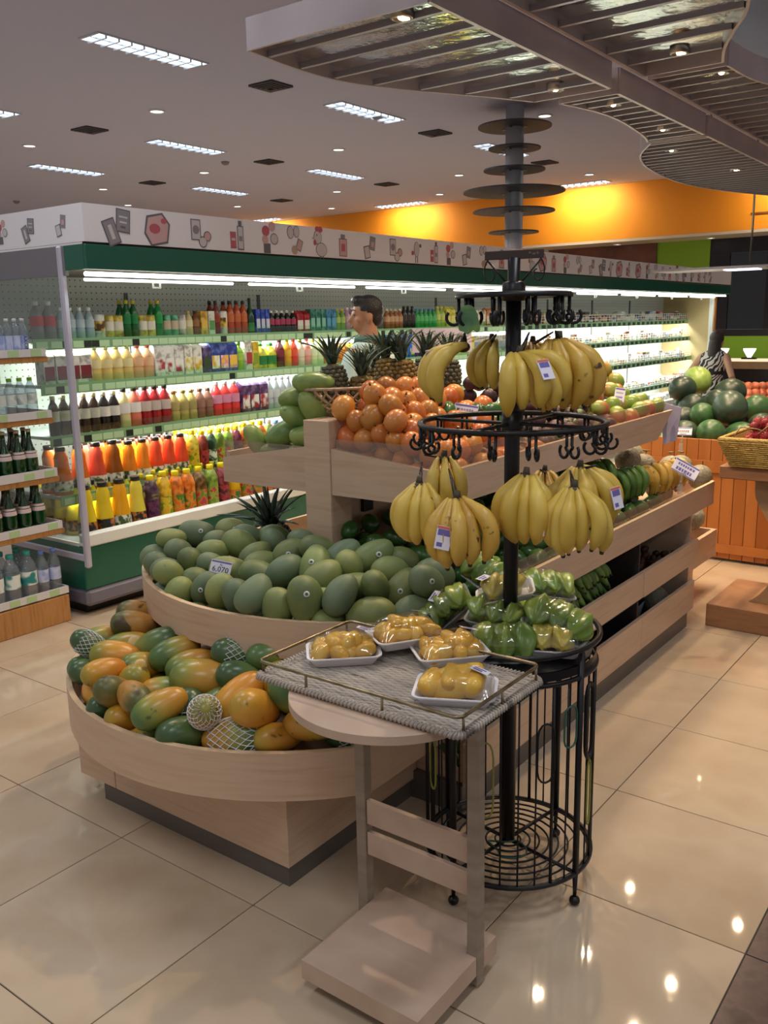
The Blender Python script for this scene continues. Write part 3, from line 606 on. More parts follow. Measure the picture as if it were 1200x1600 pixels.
run(1, 2.97, [(K, '#d8d0cc', None, '#7a2430', .17, .08, 4, 1, 'juice_carton', 'white and maroon juice carton'), (B, '#d8b86a', '#b8c88a', '#e0cf9a', .19, .075, 4, 1, 'juice_bottle', 'pale yellow juice bottle'), (B, '#d0a070', '#c84a4a', '#e0b08a', .19, .075, 2, 1, 'juice_bottle', 'peach juice bottle with red cap'),
    (K, '#dcd6d0', None, P_BE, .19, .075, 3, 1, 'juice_carton', 'white juice carton with berries'), (K, '#e2dccf', None, P_LE, .19, .075, 2, 1, 'juice_carton', 'white juice carton with lemons'), (K, '#4a3a6a', None, '#3a4a2a', .18, .075, 1, 1, 'juice_carton', 'purple grape juice carton'), (K, '#3a4a9a', None, P_LE, .19, .08, 1, 1, 'juice_carton', 'blue topped carton with lemon picture'), (K, '#3a4a9a', None, P_PK, .19, .08, 2, 1, 'juice_carton', 'blue topped carton with pink fruit picture'),
    (B, '#8ab82a', '#6a9a2a', '#a8cc4a', .18, .065, 1, 1, 'juice_bottle', 'lime juice bottle'), ('box', '#e0dccf', None, '#a83a3a', .19, .07, 1, 1, 'juice_carton', 'white carton with a red fruit'), ('box', '#d8b02a', None, '#8aa02a', .18, .065, 1, 1, 'juice_carton', 'yellow carton with fruit print'), ('jug', '#c8c42a', '#2a7a3a', '#2a7a3a', .17, .1, 2, 1, 'juice_jug', 'yellow jug with green label'), (B, '#5a1c24', '#3a1418', '#7a2a34', .19, .075, 1, 1, 'juice_bottle', 'maroon juice bottle'),
    (B, '#e0a01c', '#9ac02a', '#e8b43a', .19, .07, 1, 1, 'juice_bottle', 'amber juice bottle with green cap'), (B, '#d8402a', '#d83a3a', '#e05a3a', .19, .07, 1, 1, 'juice_bottle', 'scarlet juice bottle'), (B, '#dcd0b0', '#8ab83a', '#e6e0c8', .18, .07, 1, 1, 'juice_bottle', 'cream juice bottle with green cap'), (B, '#e0988a', '#d84a4a', '#e8b0a4', .19, .07, 1, 1, 'juice_bottle', 'salmon pink juice bottle'), (B, '#cfe0a8', '#a8d04a', '#dce8c0', .18, .07, 2, 1, 'juice_bottle', 'very pale green juice bottle'),
    (B, '#e08a1c', '#e8e0d0', '#e89a3a', .15, .055, 5, 2, 'juice_bottle', 'small orange juice bottle'), (B, '#e0cc1c', '#e8e4d0', '#e8d84a', .15, .055, 7, 2, 'juice_bottle', 'small yellow juice bottle'), (K, '#2a5cb8', None, P_BL, .2, .085, 6, 2, 'milk_pouch', 'blue milk pack with yellow print'), (B, '#5a2a7a', '#3a1c4a', '#7a4a9a', .18, .07, 3, 1, 'juice_bottle', 'violet juice bottle'), (None, 0, 0, 0, 0, .3, 0, 0, 0, 0),
    (K, '#d8b43a', None, '#e6d48a', .17, .08, 6, 1, 'juice_carton', 'mustard yellow carton'), (K, '#c9c4b4', None, '#8a9aa8', .17, .08, 8, 1, 'milk_carton', 'plain milk carton')])
run(2, 2.97, [(B, '#3a2a20', '#d8d49a', '#c8c8b8', .2, .065, 5, 1, 'syrup_bottle', 'dark bottle with pale yellow cap'), (B, '#201818', '#e0dcb0', '#e0dcd4', .2, .07, 2, 1, 'syrup_bottle', 'black bottle with white label'), (B, '#d8c890', '#1c1a18', '#e6e2dc', .21, .075, 1, 1, 'juice_bottle', 'cream bottle with white label and black cap'), (B, '#d8705a', '#1c1a18', '#e6e2dc', .21, .08, 1, 1, 'juice_bottle', 'coral bottle with white label and black cap'), (B, '#9a1c20', '#1a1616', '#c8b8b0', .21, .075, 3, 2, 'juice_bottle', 'deep red bottle with black cap'),
    (B, '#b0a060', '#8a7a4a', '#a89a60', .17, .07, 3, 2, 'juice_bottle', 'olive yellow bottle'), (B, '#8a6050', '#6a4a3a', '#9a7060', .17, .07, 2, 2, 'juice_bottle', 'cocoa brown bottle'), (B, '#d83a3a', '#c8ccd0', '#d890b0', .2, .08, 3, 1, 'juice_bottle', 'red and pink bottle with silver cap'), (K, '#5a3a6a', None, P_BE, .19, .085, 3, 1, 'yoghurt_carton', 'purple yoghurt carton'),
    (B, '#b8c4c8', '#d8dce0', '#c8d0d4', .2, .065, 5, 2, 'water_bottle', 'clear pale water bottle'), (B, '#181818', '#c8ccd0', '#3a3a34', .2, .065, 1, 1, 'cola_bottle', 'black bottle with dark label'), (B, '#1c5aa0', '#1c2a4a', '#2a7ac0', .21, .08, 2, 1, 'drink_bottle', 'royal blue bottle'), ('jug', '#d83028', '#e04a3a', '#e06a5a', .2, .1, 2, 1, 'juice_jug', 'bright red jug'), (B, '#dcd878', '#e8e4a0', '#e6e090', .2, .07, 3, 1, 'juice_bottle', 'pale lemon bottle'),
    (B, '#a8c4d8', '#7aa0c8', '#b8d0e0', .19, .07, 16, 1, 'water_bottle', 'pale blue water bottle'), (B, '#8ac43a', '#5aa02a', '#d8d84a', .19, .08, 5, 1, 'juice_bottle', 'green and yellow bottle')])
run(3, 2.95, [(F, '#e0701c', '#1c1612', P_LB, .235, .115, 1, 2, 'juice_bottle', 'large orange waisted juice bottle'), (F, '#e0701c', '#1c1612', P_LB, .235, .115, 1, 1, 'juice_bottle', 'large orange waisted juice bottle'), (F, '#d85038', '#1c1612', P_LB, .235, .115, 1, 2, 'juice_bottle', 'large coral waisted juice bottle'), (F, '#8a4a0c', '#1c1612', P_LB, .235, .12, 1, 2, 'juice_bottle', 'large amber waisted juice bottle'), (F, '#e0801c', '#1c1612', P_LB, .22, .1, 2, 3, 'juice_bottle', 'orange waisted juice bottle with black cap'), (F, '#d84a28', '#1c1612', P_LB, .22, .1, 3, 3, 'juice_bottle', 'red orange waisted juice bottle with black cap'),
    (J, '#d8c23a', '#e6cf1c', P_YE, .23, .08, 1, 3, 'juice_bottle', 'pale lemon juice bottle with yellow cap'), (J, '#7a2014', '#e6cf1c', P_AP, .22, .075, 1, 3, 'juice_bottle', 'dark red apple juice bottle with yellow cap'), (J, '#1d3f26', '#e6cf1c', P_SO, .22, .075, 1, 3, 'juice_bottle', 'dark green soursop juice bottle with yellow cap'), (J, '#7c9a30', '#e6cf1c', P_GU, .22, .075, 2, 3, 'juice_bottle', 'green guava juice bottle with yellow cap'), (J, '#6a1a34', '#e6cf1c', P_GR, .22, .075, 1, 3, 'juice_bottle', 'wine coloured juice bottle with yellow cap'),
    (J, '#d8701a', '#e6cf1c', P_OR, .23, .08, 3, 3, 'juice_bottle', 'orange printed juice bottle with yellow cap'), (J, '#8aa84a', '#e0e0dc', '#cfd8b0', .23, .075, 1, 2, 'juice_bottle', 'green and white bottle with white cap'), (J, '#7a2a4a', '#5a8ac0', '#c8a8b8', .22, .075, 2, 2, 'juice_bottle', 'plum bottle with blue cap'), (B, '#c8ccd0', '#e0e0e0', '#d8c8c0', .2, .075, 14, 1, 'milk_bottle', 'white milk bottle')])
run(4, 3.0, [(F, '#dcc02a', '#1c1612', P_BK, .27, .115, 2, 5, 'juice_bottle', 'yellow waisted bottle with black cap and dark label'), (F, '#e0a01c', '#1c1612', P_LB, .27, .12, 1, 4, 'juice_bottle', 'golden waisted bottle with pale plant label'), (F, '#dccc4a', '#1c1612', P_BK, .27, .11, 1, 4, 'juice_bottle', 'pale yellow waisted bottle with dark label'), (J, '#3a1c34', '#e6cf1c', P_GR, .26, .095, 1, 4, 'juice_bottle', 'dark purple grape juice bottle'), (J, '#dcae1c', '#e6cf1c', P_YE, .27, .095, 1, 4, 'juice_bottle', 'yellow lemon juice bottle'),
    (J, '#d8701a', '#e6cf1c', P_OR, .26, .095, 2, 4, 'juice_bottle', 'orange juice bottle with orange slices'), (J, '#6a4a1c', '#e6cf1c', P_MX, .26, .095, 1, 4, 'juice_bottle', 'brown and lemon mixed juice bottle'), (J, '#7c9a30', '#e6cf1c', P_GU, .26, .095, 1, 4, 'juice_bottle', 'green guava juice bottle'), (J, '#7a1a28', '#e6cf1c', P_AP, .26, .095, 1, 4, 'juice_bottle', 'crimson apple juice bottle'), (F, '#e6b81c', '#e6cf1c', P_OR, .29, .115, 1, 3, 'juice_bottle', 'tall yellow waisted bottle with orange label'), (J, '#9a2a2a', '#e6cf1c', P_MX, .25, .095, 3, 3, 'juice_bottle', 'red mixed fruit juice bottle'), (J, '#c86a2a', '#e0dcd4', P_MX, .24, .095, 5, 2, 'juice_bottle', 'orange brown juice bottle'), (J, '#8a9a4a', '#e0dcd4', P_GU, .24, .095, 6, 2, 'juice_bottle', 'olive fruit juice bottle')])
for o in [q for q in COL.objects if q.get('label', '').startswith('dark purple grape juice bottle')]:
    if o.location.x > -4.5:
        GOLD = M('gold_green_print', '#a8a860', .5)
        for w_, z_, sz in (('JUNGLE', .175, .017), ('JUICE', .155, .017)):
            q = link('lettering', textmesh(w_, sz, GOLD), o); q.matrix_local = Matrix(((0, 0, 1, .047), (1, 0, 0, 0), (0, 1, 0, z_), (0, 0, 0, 1)))
# packs in the far wire-fronted part of the cooler
FARC = ['#d8d6cc', '#c8cfd6', '#8a5a40', '#e0d8c0', '#6a7a9a', '#a83a3a', '#d0c08a', '#5a4a3a']
FARN = dict(zip(FARC, ('white', 'pale blue', 'brown', 'cream', 'slate blue', 'red', 'straw coloured', 'dark brown')))
for si in range(5):
    z, lx = SHELF[si] if si < 4 else (.44, -4.42)
    y = 8.72
    while y < Y1 - .25:
        w = RN.choice((.1, .13, .16)); h = RN.choice((.06, .08, .1, .13)); c = RN.choice(FARC[:4] if si else FARC)
        kd = RN.choice(('box', 'box', 'can', 'jug'))
        product(kd, h, w, c, '#d8d4cc' if kd == 'jug' else None, RN.choice(FARC) if kd != 'can' else None, lx - .03 - w / 2, y + w / 2, z, 'dairy_pack', '%s %s behind the wire guard on the %s' % (FARN[c], {'box': 'boxed pack', 'can': 'round tub', 'jug': 'capped pot'}[kd], ('top far cooler shelf', 'second far cooler shelf', 'third far cooler shelf', 'fourth far cooler shelf', 'far cooler deck')[si]), 'food pack', 'chilled packs in the far wire-fronted cooler shelves')
        y += w + RN.choice((.005, .01, .03))
# ---------------------------------------------------------------- wooden drink rack at the cooler's end
RW = M('honey_wood', '#b07a42', .45, cols=['#a56f3a', '#bb8750', '#aa763f'], scale=3, stretch=(1, 12, 1), lo=.3, hi=.7)
RWD = M('dark_honey_wood', '#8a5c30', .5)
RLIP = M('white_shelf_lip', '#d9d4d6', .4)
XR0 = -4.357; YR = 2.82; YL = 1.7
rk = thing('drink_rack', 'wooden drink rack with white price lips beside the cooler end', 'shelf rack', (XR0, YR, 0))
def K_(nm, mb, m, par=None): mb.v = [(v[0] - XR0, v[1] - YR, v[2]) for v in mb.v]; return part(nm, mb, m, par or rk)
K_('base', MB().box(-4.8, XR0, YL, YR, 0, .155, b=.004), RW)
RS = [(.165, .205), (.54, .583), (.833, .88), (1.155, 1.196), (1.483, 1.524)]
tagr = MB().box(0, .002, 0, .06, .004, .038).mesh('price_tag', M('rack_tag_green', '#b4cf9a', .5))
for k, (z0, z1) in enumerate(RS):
    if k: K_('shelf', MB().box(-4.8, XR0 - .004, YL, YR + .012, z0 - .03, z0, b=.003), RW)
    lp = K_('shelf_lip', MB().box(XR0 - .012, XR0, YL, YR, z0 + .001, z1).box(-4.78, XR0 - .012, YR - .008, YR, z0 + .001, z1), RLIP)
    for y in ((2.46, 2.56, 2.7) if k == 0 else (2.5, 2.73) if k in (1, 3) else (2.62, 2.74) if k == 2 else (2.46, 2.6, 2.73)):
        link('price_tag', tagr, lp, (.0, y - YR, z0))
for y in (YL + .02, 2.45): K_('upright', MB().box(-4.8, -4.74, y - .03, y + .03, .156, 1.9), RWD)
WB = clear_mat('clear_water_plastic', '#e4ecf2', .5, .06, '#b8c0c8', .22)
def clear_bottle(h, w, cap, labm, x, y, z, text, grp, lz=(.36, .62)):
    r = w / 2; key = ('wb', h, w, labm)
    if key not in PM2:
        PM2[key] = MB().lathe([(r * .9, 0), (r, h * .02), (r, h * .16), (r * .95, h * .18), (r, h * .2), (r, h * .66), (r * .85, h * .76), (r * .45, h * .88), (r * .38, h * .9), (r * .38, h * .94)], 18).mesh('water_bottle', WB)
        PM2[key + ('l',)] = MB().lathe([(r * 1.015, h * lz[0]), (r * 1.015, h * lz[1])], 18, caps=False).mesh('label', MATS[labm])
    if ('wc', h, w, cap) not in PM2: PM2[('wc', h, w, cap)] = MB().lathe([(r * .44, h * .92), (r * .44, h * .99), (r * .4, h)], 12).mesh('cap', glossy(cap, .35))
    o = tag(link('water_bottle', PM2[key], None, (x, y, z), (0, 0, RN.random() * 6)), text, 'bottle', grp)
    link('label', PM2[key + ('l',)], o); link('cap', PM2[('wc', h, w, cap)], o); return o
pic('label_teal_water', '#dfe6e4', '#e6ebe8', '#2a8a8a', 16); pic('label_pale_blue', '#b8c4e4', '#c8d2ee', '#9aa8d8', 16); pic('label_blue_band', '#5a78b8', '#7a94cc', '#c8d0e4', 16); pic('label_white_water', '#cfd8d4', '#dde4e0', '#a8b8b4', 16)
for i, y in enumerate((2.42, 2.515, 2.615)):
    for d in (0, 1): clear_bottle(.29, .09, '#3aa8a4', 'label_teal_water', -4.41 - d * .1, y, .156, 'large clear water bottle with teal cap on the rack base', 'teal capped water bottles on the rack base')
for i, y in enumerate((2.7, 2.775)): clear_bottle(.27, .068, '#6a8ae0', 'label_pale_blue', -4.41, y, .156, 'clear water bottle with blue cap on the rack base', 'blue capped water bottles on the rack base')
GG = M('green_bottle_glass', '#0f3a18', .08, spec=.7, coat=.4); M('pink_cream_label', '#cfb8b8', .5)
def gbottle(x, y, z, text, grp):
    h, w = .27, .075; r = w / 2
    if 'gb' not in PM2:
        PM2['gb'] = [MB().lathe([(r * .95, 0), (r, h * .02), (r, h * .42), (r * .9, h * .52), (r * .5, h * .68), (r * .34, h * .78), (r * .3, h * .97)], 18).mesh('glass_bottle', GG),
            MB().lathe([(r * 1.02, h * .02), (r * 1.02, h * .13)], 18, caps=False).mesh('foot_label', MATS['pink_cream_label']), MB().lathe([(r * 1.0, h * .4), (r * .97, h * .48), (r * .8, h * .57)], 18, caps=False).mesh('neck_label', MATS['pink_cream_label']),
            MB().lathe([(r * .36, h * .94), (r * .36, h)], 10).mesh('cap', glossy('#b8a890', .4))]
    g = PM2['gb']; o = tag(link('glass_bottle', g[0], None, (x, y, z)), text, 'bottle', grp)
    for m_ in g[1:]: link(m_.name.split('.')[0], m_, o)
for y in (2.46, 2.545, 2.63, 2.715):
    for d in (0, 1, 2): gbottle(-4.41 - d * .09, y + (.03 if d == 1 else 0), .541, 'green glass bottle with pale labels on the rack shelf above the base', 'green glass bottles, lower rack shelf')
for y in (2.47, 2.55, 2.63, 2.7):
    for d in (0, 1, 2): gbottle(-4.41 - d * .09, y + (.025 if d == 1 else 0), .834, 'green glass bottle with pale labels on the middle rack shelf', 'green glass bottles, middle rack shelf')
for y in (2.565, 2.625, 2.685, 2.745): clear_bottle(.22, .062, '#8ac83a', 'label_white_water', -4.42, y, 1.156, 'clear water bottle with lime green cap on the rack', 'lime capped water bottles')
for y in (2.44, 2.5): clear_bottle(.22, .065, '#8aa0d8', 'label_blue_band', -4.42, y, 1.156, 'clear water bottle with blue band and pale cap', 'blue banded water bottles')
for k, y in enumerate((2.6, 2.645, 2.69, 2.735)):
    o = clear_bottle(.2, .048, '#e0e2ee', 'label_pale_blue', -4.42, y, 1.484, 'white capped water bottle in lilac label on the rack top', 'white capped water bottles on the rack top', (.02, .56))
    if k == 3:
        tm = textmesh('ANOXY', .03, INK); q = link('lettering', tm, o); q.matrix_local = Matrix.Rotation(-o.rotation_euler.z, 4, 'Z') @ Matrix(((0, 0, 1, .0245), (0, 1, 0, 0), (-1, 0, 0, .06), (0, 0, 0, 1))) @ Matrix.Rotation(PI, 4, 'Z')
for y, c in ((2.44, '#3a9a9a'), (2.51, '#7a94e0')): clear_bottle(.21, .06, c, 'label_white_water', -4.42, y, 1.484, 'clear bottle with %s cap on the rack top' % ('teal' if c == '#3a9a9a' else 'sky blue'), None)

# ---------------------------------------------------------------- fruit island
CX = -2.10; SX = -1.43; LXs = -2.77
isl = thing('fruit_island', 'tiered beige laminate fruit display island with rounded trays', 'display stand', (CX, 1.7, 0))
def I(nm, mb, m, par=None, label=None): mb.v = [(v[0] - CX, v[1] - 1.7, v[2]) for v in mb.v]; return part(nm, mb, m, par or isl, label)
I('kick', MB().box(-2.54, -1.66, 1.71, 2.34, 0, .07).box(-2.75, -1.452, 2.34, 4.62, 0, .1), KICK)
I('end_cabinet', MB().box(-2.458, -1.65, 1.70, 2.36, .068, .33, b=.002).box(-2.66, -2.461, 1.70, 2.36, .068, .33, b=.002), LAM)
def trayoutline(cy, R_, yend, inset=0, cyf=None):
    hw = .67 - inset; R2 = R_ - inset; a = math.asin(min(1, hw / R_)) if not inset else math.asin(hw / R2)
    front = [(CX + R2 * math.sin(-a + 2 * a * i / 40), cy - R2 * math.cos(-a + 2 * a * i / 40)) for i in range(41)]
    if cyf is None: back = [(CX + hw, yend), (CX - hw, yend)]
    else: back = [(CX + R2 * math.sin(a - 2 * a * i / 40), cyf + R2 * math.cos(a - 2 * a * i / 40)) for i in range(41)]
    return front + back
def tray(nm, cy, R_, z0, z1, yend, cyf=None):
    o_, i_ = trayoutline(cy, R_, yend, 0, cyf), trayoutline(cy, R_, yend - (.0 if cyf is None else 0), .018, cyf); n = len(o_)
    b = MB(); rings = [[(p[0], p[1], z) for p in L_] for L_, z in ((o_, z0), (o_, z1 - .001), (i_, z1 - .001), (i_, z0 + .012))]
    fs = []
    for k in range(3): b.add(rings[k] + rings[k + 1], [(j, (j + 1) % n, n + (j + 1) % n, n + j) for j in range(n)], False, 1 if k == 1 else 0)
    b.add(rings[0], [tuple(range(n - 1, -1, -1))]); b.add(rings[3], [tuple(range(n))])
    return I(nm, b, [LAM, LAME])
tray('lower_tray', 2.31, .835, .33, .475, 2.36)
tray('middle_tray', 2.70, .87, .628, .752, 4.9, 4.345)
for a, b in ((2.34, 3.896), (3.9, 4.645)):
    I('slat', MB().box(SX - .02, SX, a, b, .10, .258, b=.0015), LAM); I('slat', MB().box(SX - .02, SX + (.004 if b > 4 else 0), a, b + (.02 if b > 4 else 0), .357, .478, b=.0015), LAM)
for a in (3.88, 4.6): I('divider', MB().box(-2.74, SX - .022, a, a + .018, .1, .626), LAM if a > 4 else SHADEIN)
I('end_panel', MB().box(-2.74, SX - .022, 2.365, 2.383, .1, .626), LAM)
I('inner_shelf', MB().box(-2.74, SX - .022, 2.385, 3.878, .335, .35).box(-2.74, SX - .022, 3.9, 4.598, .335, .35), SHADEIN)
I('inner_floor', MB().box(-2.74, SX - .022, 2.385, 3.878, .1, .112).box(-2.74, SX - .022, 3.9, 4.598, .1, .112), SHADEIN)
I('inner_wall', MB().box(-2.12, -2.10, 2.385, 3.878, .113, .334).box(-2.12, -2.10, 3.9, 4.598, .113, .334).box(-2.12, -2.10, 2.385, 3.878, .351, .626).box(-2.12, -2.10, 3.9, 4.598, .351, .626), SHADEIN)
I('far_tray', MB().box(-2.6, -1.56, 5.42, 5.445, .2, .36).box(-1.585, -1.56, 4.7, 5.42, .2, .36).box(-2.6, -1.585, 4.7, 5.42, .2, .215).box(-2.5, -1.66, 4.66, 5.35, 0, .2), LAM)
I('post', MB().box(-2.132, -2.014, 2.372, 2.488, .642, 1.297, b=.0015), LAM)
I('post', MB().box(-2.132, -2.014, 4.2, 4.31, .642, 1.18, b=.0015), LAM)
par_ = I('partition', MB().box(-2.085, -2.061, 2.49, 4.198, .642, 1.03), LAM)
I('switch_box', MB().box(-2.0605, -2.045, 2.60, 2.66, .93, 1.03, b=.002), BLK)
def endboard(x0, x1, zt0, zt1, y): return MB().add([(x, yy_, z) for yy_ in (y, y + .018) for x, z in ((x0, 1.036), (x1, 1.036), (x1, zt1), (x0, zt0))], [(0, 1, 2, 3), (7, 6, 5, 4), (0, 4, 5, 1), (1, 5, 6, 2), (2, 6, 7, 3), (3, 7, 4, 0)])
I('end_board', endboard(-2.56, -2.133, 1.13, 1.2, 2.378), LAM); I('end_board', endboard(-2.013, -1.55, 1.2, 1.152, 2.378), LAM)
def sideboard(x): return MB().add([(x + dx, y, z) for dx in (0, .018) for y, z in ((2.397, 1.036), (4.33, 1.036), (4.53, 1.165), (2.397, 1.152))], [(0, 1, 2, 3), (7, 6, 5, 4), (0, 4, 5, 1), (1, 5, 6, 2), (2, 6, 7, 3), (3, 7, 4, 0)])
I('side_board', sideboard(-1.568), LAM); I('side_board', sideboard(-2.56), LAM)
def slope(x0, z0, x1, z1): return MB().add([(x, y, z + dz) for dz in (0, .012) for x, z in ((x0, z0), (x1, z1)) for y in (2.40, 4.3)], [(0, 1, 3, 2), (4, 6, 7, 5), (0, 4, 5, 1), (2, 3, 7, 6), (0, 2, 6, 4), (1, 5, 7, 3)])
I('upper_shelf', slope(-2.01, 1.19, -1.57, 1.05), LAM); I('upper_shelf', slope(-2.54, 1.05, -2.136, 1.19), LAM)
I('upper_ridge', MB().box(-2.134, -2.012, 2.49, 4.3, 1.195, 1.207), LAM)
ACR = clear_mat('acrylic_guard', '#f6f0ea', .3, .08, '#cbb8a6', .10)
I('acrylic_guard', MB().box(-1.99, -1.56, 2.381, 2.384, 1.14, 1.235), ACR); I('acrylic_guard', MB().box(-1.556, -1.553, 2.4, 4.4, 1.13, 1.22), ACR)
I('acrylic_guard', MB().box(-2.55, -2.14, 2.381, 2.384, 1.1, 1.2), ACR); I('acrylic_guard', MB().box(-1.452, -1.449, 2.5, 4.6, .74, .80), ACR)

# ---------------------------------------------------------------- fruit tools
def blob(L_, rx, ry=None, neck=0, bend=0, n=18, m=14, p=1.0, beak=0):
    ry = ry or rx; rings = []
    for i in range(m + 1):
        a = PI * min(max(i / m, .015), .985); c = -math.cos(a); s = math.sin(a) ** p
        k = 1 - neck * (c + 1) / 2
        ox = bend * (c * c) + beak * max(0, c) ** 3
        rings.append([(ox + rx * s * k * math.cos(2 * PI * j / n), ry * s * k * math.sin(2 * PI * j / n), c * L_ / 2) for j in range(n)])
    return MB().loft(rings)
def imgdir(deg, depth=0):
    a = math.radians(deg); return (_r * math.cos(a) - _u * math.sin(a) + _f * depth).normalized()
def hit(px, py, surf, reg=(-9, 9, -9, 99)):
    d = _f * 1398.56 + _r * (px - 600) - _u * (py - 800); d /= 1398.56
    t = .8; prev = None
    while t < 16:
        p = Vector((0, 0, EYE)) + d * t; g = p.z - surf(p.x, p.y)
        if not (reg[0] < p.x < reg[1] and reg[2] < p.y < reg[3]): prev = None; t += .01; continue
        if g < 0: return p if prev is None else prev + (p - prev) * (pg / (pg - g))
        prev, pg = p, g; t += .01
    return p
def sm01(x): x = max(0, min(1, x)); return x * x * (3 - 2 * x)
import numpy as np
PILE = {}
def fruit(name, me, loc, d, label, cat, group, sc=1, roll=None, pile=None):
    o = tag(link(name, me, None, loc, rotT(d, RN.random() * 6.28 if roll is None else roll), sc), label, cat, group)
    PILE.setdefault(pile or group or name, []).append(o); return o
def rdir(zs=.35): 
    a = RN.random() * 2 * PI; z = RN.uniform(-zs, zs); return Vector((math.cos(a), math.sin(a), z)).normalized()
def settle(key, L_, r, zmin, lim=None, it=60, keep=.02):
    """push the fruit of one pile apart so that neighbours touch instead of running into each other"""
    obs = PILE.get(key, []); n = len(obs)
    if n < 2: return
    P_ = np.array([o.location[:] for o in obs]); P0 = P_.copy(); A = np.array([tuple(o.rotation_euler.to_quaternion() @ Vector((0, 0, 1))) for o in obs]); S_ = np.array([o.scale[0] for o in obs])
    hl = max(0, L_ / 2 - r) * .9
    for _ in range(it):
        acc = np.zeros_like(P_); cnt = np.zeros(n)
        for ta in (-1, 0, 1):
            for tb_ in (-1, 0, 1):
                Q1 = P_ + A * (hl * S_ * ta)[:, None]; Q2 = P_ + A * (hl * S_ * tb_)[:, None]
                D = Q1[:, None] - Q2[None]; ds = np.linalg.norm(D, axis=2) + 1e-6; ra = (r * S_ * (1 if ta == 0 else .86)); rb = (r * S_ * (1 if tb_ == 0 else .86))
                ov = np.clip((ra[:, None] + rb[None]) * .97 - ds, 0, None); np.fill_diagonal(ov, 0)
                acc += (D / ds[..., None] * ov[..., None]).sum(1) * .5; cnt += (ov > 0).sum(1)
        P_ += acc / np.maximum(cnt, 1)[:, None] * .9 + (P0 - P_) * keep
        P_[:, 2] = np.maximum(P_[:, 2], zmin + r * S_ * .95)
        if lim:
            for i in range(n): P_[i, 0], P_[i, 1] = lim(P_[i, 0], P_[i, 1])
    for o, p in zip(obs, P_): o.location = p
def boxlim(x0, x1, y0, y1): return lambda x, y: (min(max(x, x0), x1), min(max(y, y0), y1))
def arclim(cy, R_, hw, y1):
    def f(x, y):
        x = min(max(x, CX - hw), CX + hw); return x, min(max(y, cy - math.sqrt(max(0, R_ * R_ - (x - CX) ** 2))), y1)
    return f
def poisson(region, box_, dist, tries=4000):
    pts = []
    for _ in range(tries):
        x, y = RN.uniform(box_[0], box_[1]), RN.uniform(box_[2], box_[3])
        if region(x, y) and all((x - a) ** 2 + (y - b) ** 2 > dist * dist for a, b in pts): pts.append((x, y))
    return pts
def sticker(o, L_, r, col='#c4c8c0', s=.0075, name='sticker'):
    """small round sticker lying on the fruit skin, on the side turned to the aisle"""
    bpy.context.view_layer.update
    q = o.rotation_euler.to_quaternion(); w = (Vector((0, 0, EYE)) - o.location).normalized() + Vector((RN.uniform(-.5, .5), RN.uniform(-.5, .5), RN.uniform(-.3, .3)))
    l = q.inverted() @ w; l.normalize(); k = 1 / math.sqrt((l.x / r) ** 2 + (l.y / r) ** 2 + (l.z / (L_ / 2)) ** 2); p = l * k
    nn = Vector((p.x / r ** 2, p.y / r ** 2, p.z / (L_ / 2) ** 2)).normalized()
    key = (name, s, col)
    if key not in PM2:
        q_ = MB().lathe([(.0003, .0007), (s * .5, .0006), (s, .0003), (s, -.002)], 14)
        if name == 'sticker': q_.mi[:14] = [1] * 14
        PM2[key] = q_.mesh(name, [glossy(col, .5), glossy('#3c4a3a', .5)])
    c = link(name, PM2[key], o, p * .995, rotT(nn)); return c

# ---------------------------------------------------------------- papayas in the lower tray
PG = M('papaya_green', '#3f5a2a', .3, cols=['#3f5834', '#58703c', '#6c7c40', '#8f8c3e'], drive='z', scale=6, amt=.5, rand=.3, lo=.2, hi=.95, spots=('#6e6a34', 30, .66))
PX = M('papaya_turning', '#a8862c', .3, cols=['#54703c', '#8c8f40', '#b8903a', '#c08a36'], drive='z', scale=5, amt=.7, rand=.35, lo=.15, hi=.85, spots=('#5a5a28', 26, .66))
PO = M('papaya_ripe', '#c48a2e', .32, cols=['#8a8432', '#c6922f', '#cf8f32', '#c47f2c'], drive='z', scale=5, amt=.6, rand=.3, lo=.0, hi=.8, spots=('#6a5a26', 22, .66))
PB = M('papaya_bruised', '#9a7030', .4, cols=['#5a5a2c', '#a87a34', '#b8803a', '#7a5a2c'], drive='z', scale=9, amt=1.0, rand=.3, lo=.1, hi=.9, spots=('#4a3a1e', 16, .6))
PAP = {k: blob(.178, .058, .058, .2, 0, 20, 16, .85).mesh('papaya', m) for k, m in (('g', PG), ('x', PX), ('o', PO), ('b', PB))}
for me in PAP.values(): pass
NETM = M('white_foam_net', '#d7d8dc', .7)
def netmesh(L_, r, neck, t0, t1):
    bm = bmesh.new(); nr, nc = 10, 16; vs = []
    for i in range(nr + 1):
        c = t0 + (t1 - t0) * i / nr; c = max(-.97, min(.97, c)); s = math.sqrt(1 - c * c) ** .85; k = 1 - neck * (c + 1) / 2
        vs.append([bm.verts.new((r * 1.035 * s * k * math.cos(2 * PI * (j + (i % 2) * .5) / nc), r * 1.035 * s * k * math.sin(2 * PI * (j + (i % 2) * .5) / nc), c * L_ / 2 * 1.02)) for j in range(nc)])
    for i in range(nr - 1):
        for j in range(nc):
            a = vs[i][j]; c = vs[i + 2][j]; l = vs[i + 1][(j - (0 if i % 2 else 1)) % nc]; rr_ = vs[i + 1][(j + (1 if i % 2 else 0)) % nc]
            try: bm.faces.new((a, rr_, c, l))
            except ValueError: pass
    bm.normal_update()
    bmesh.ops.wireframe(bm, faces=bm.faces[:], thickness=.0036, use_replace=True, use_boundary=True)
    me = bpy.data.meshes.new('foam_net'); bm.to_mesh(me); bm.free(); me.materials.append(NETM); return me
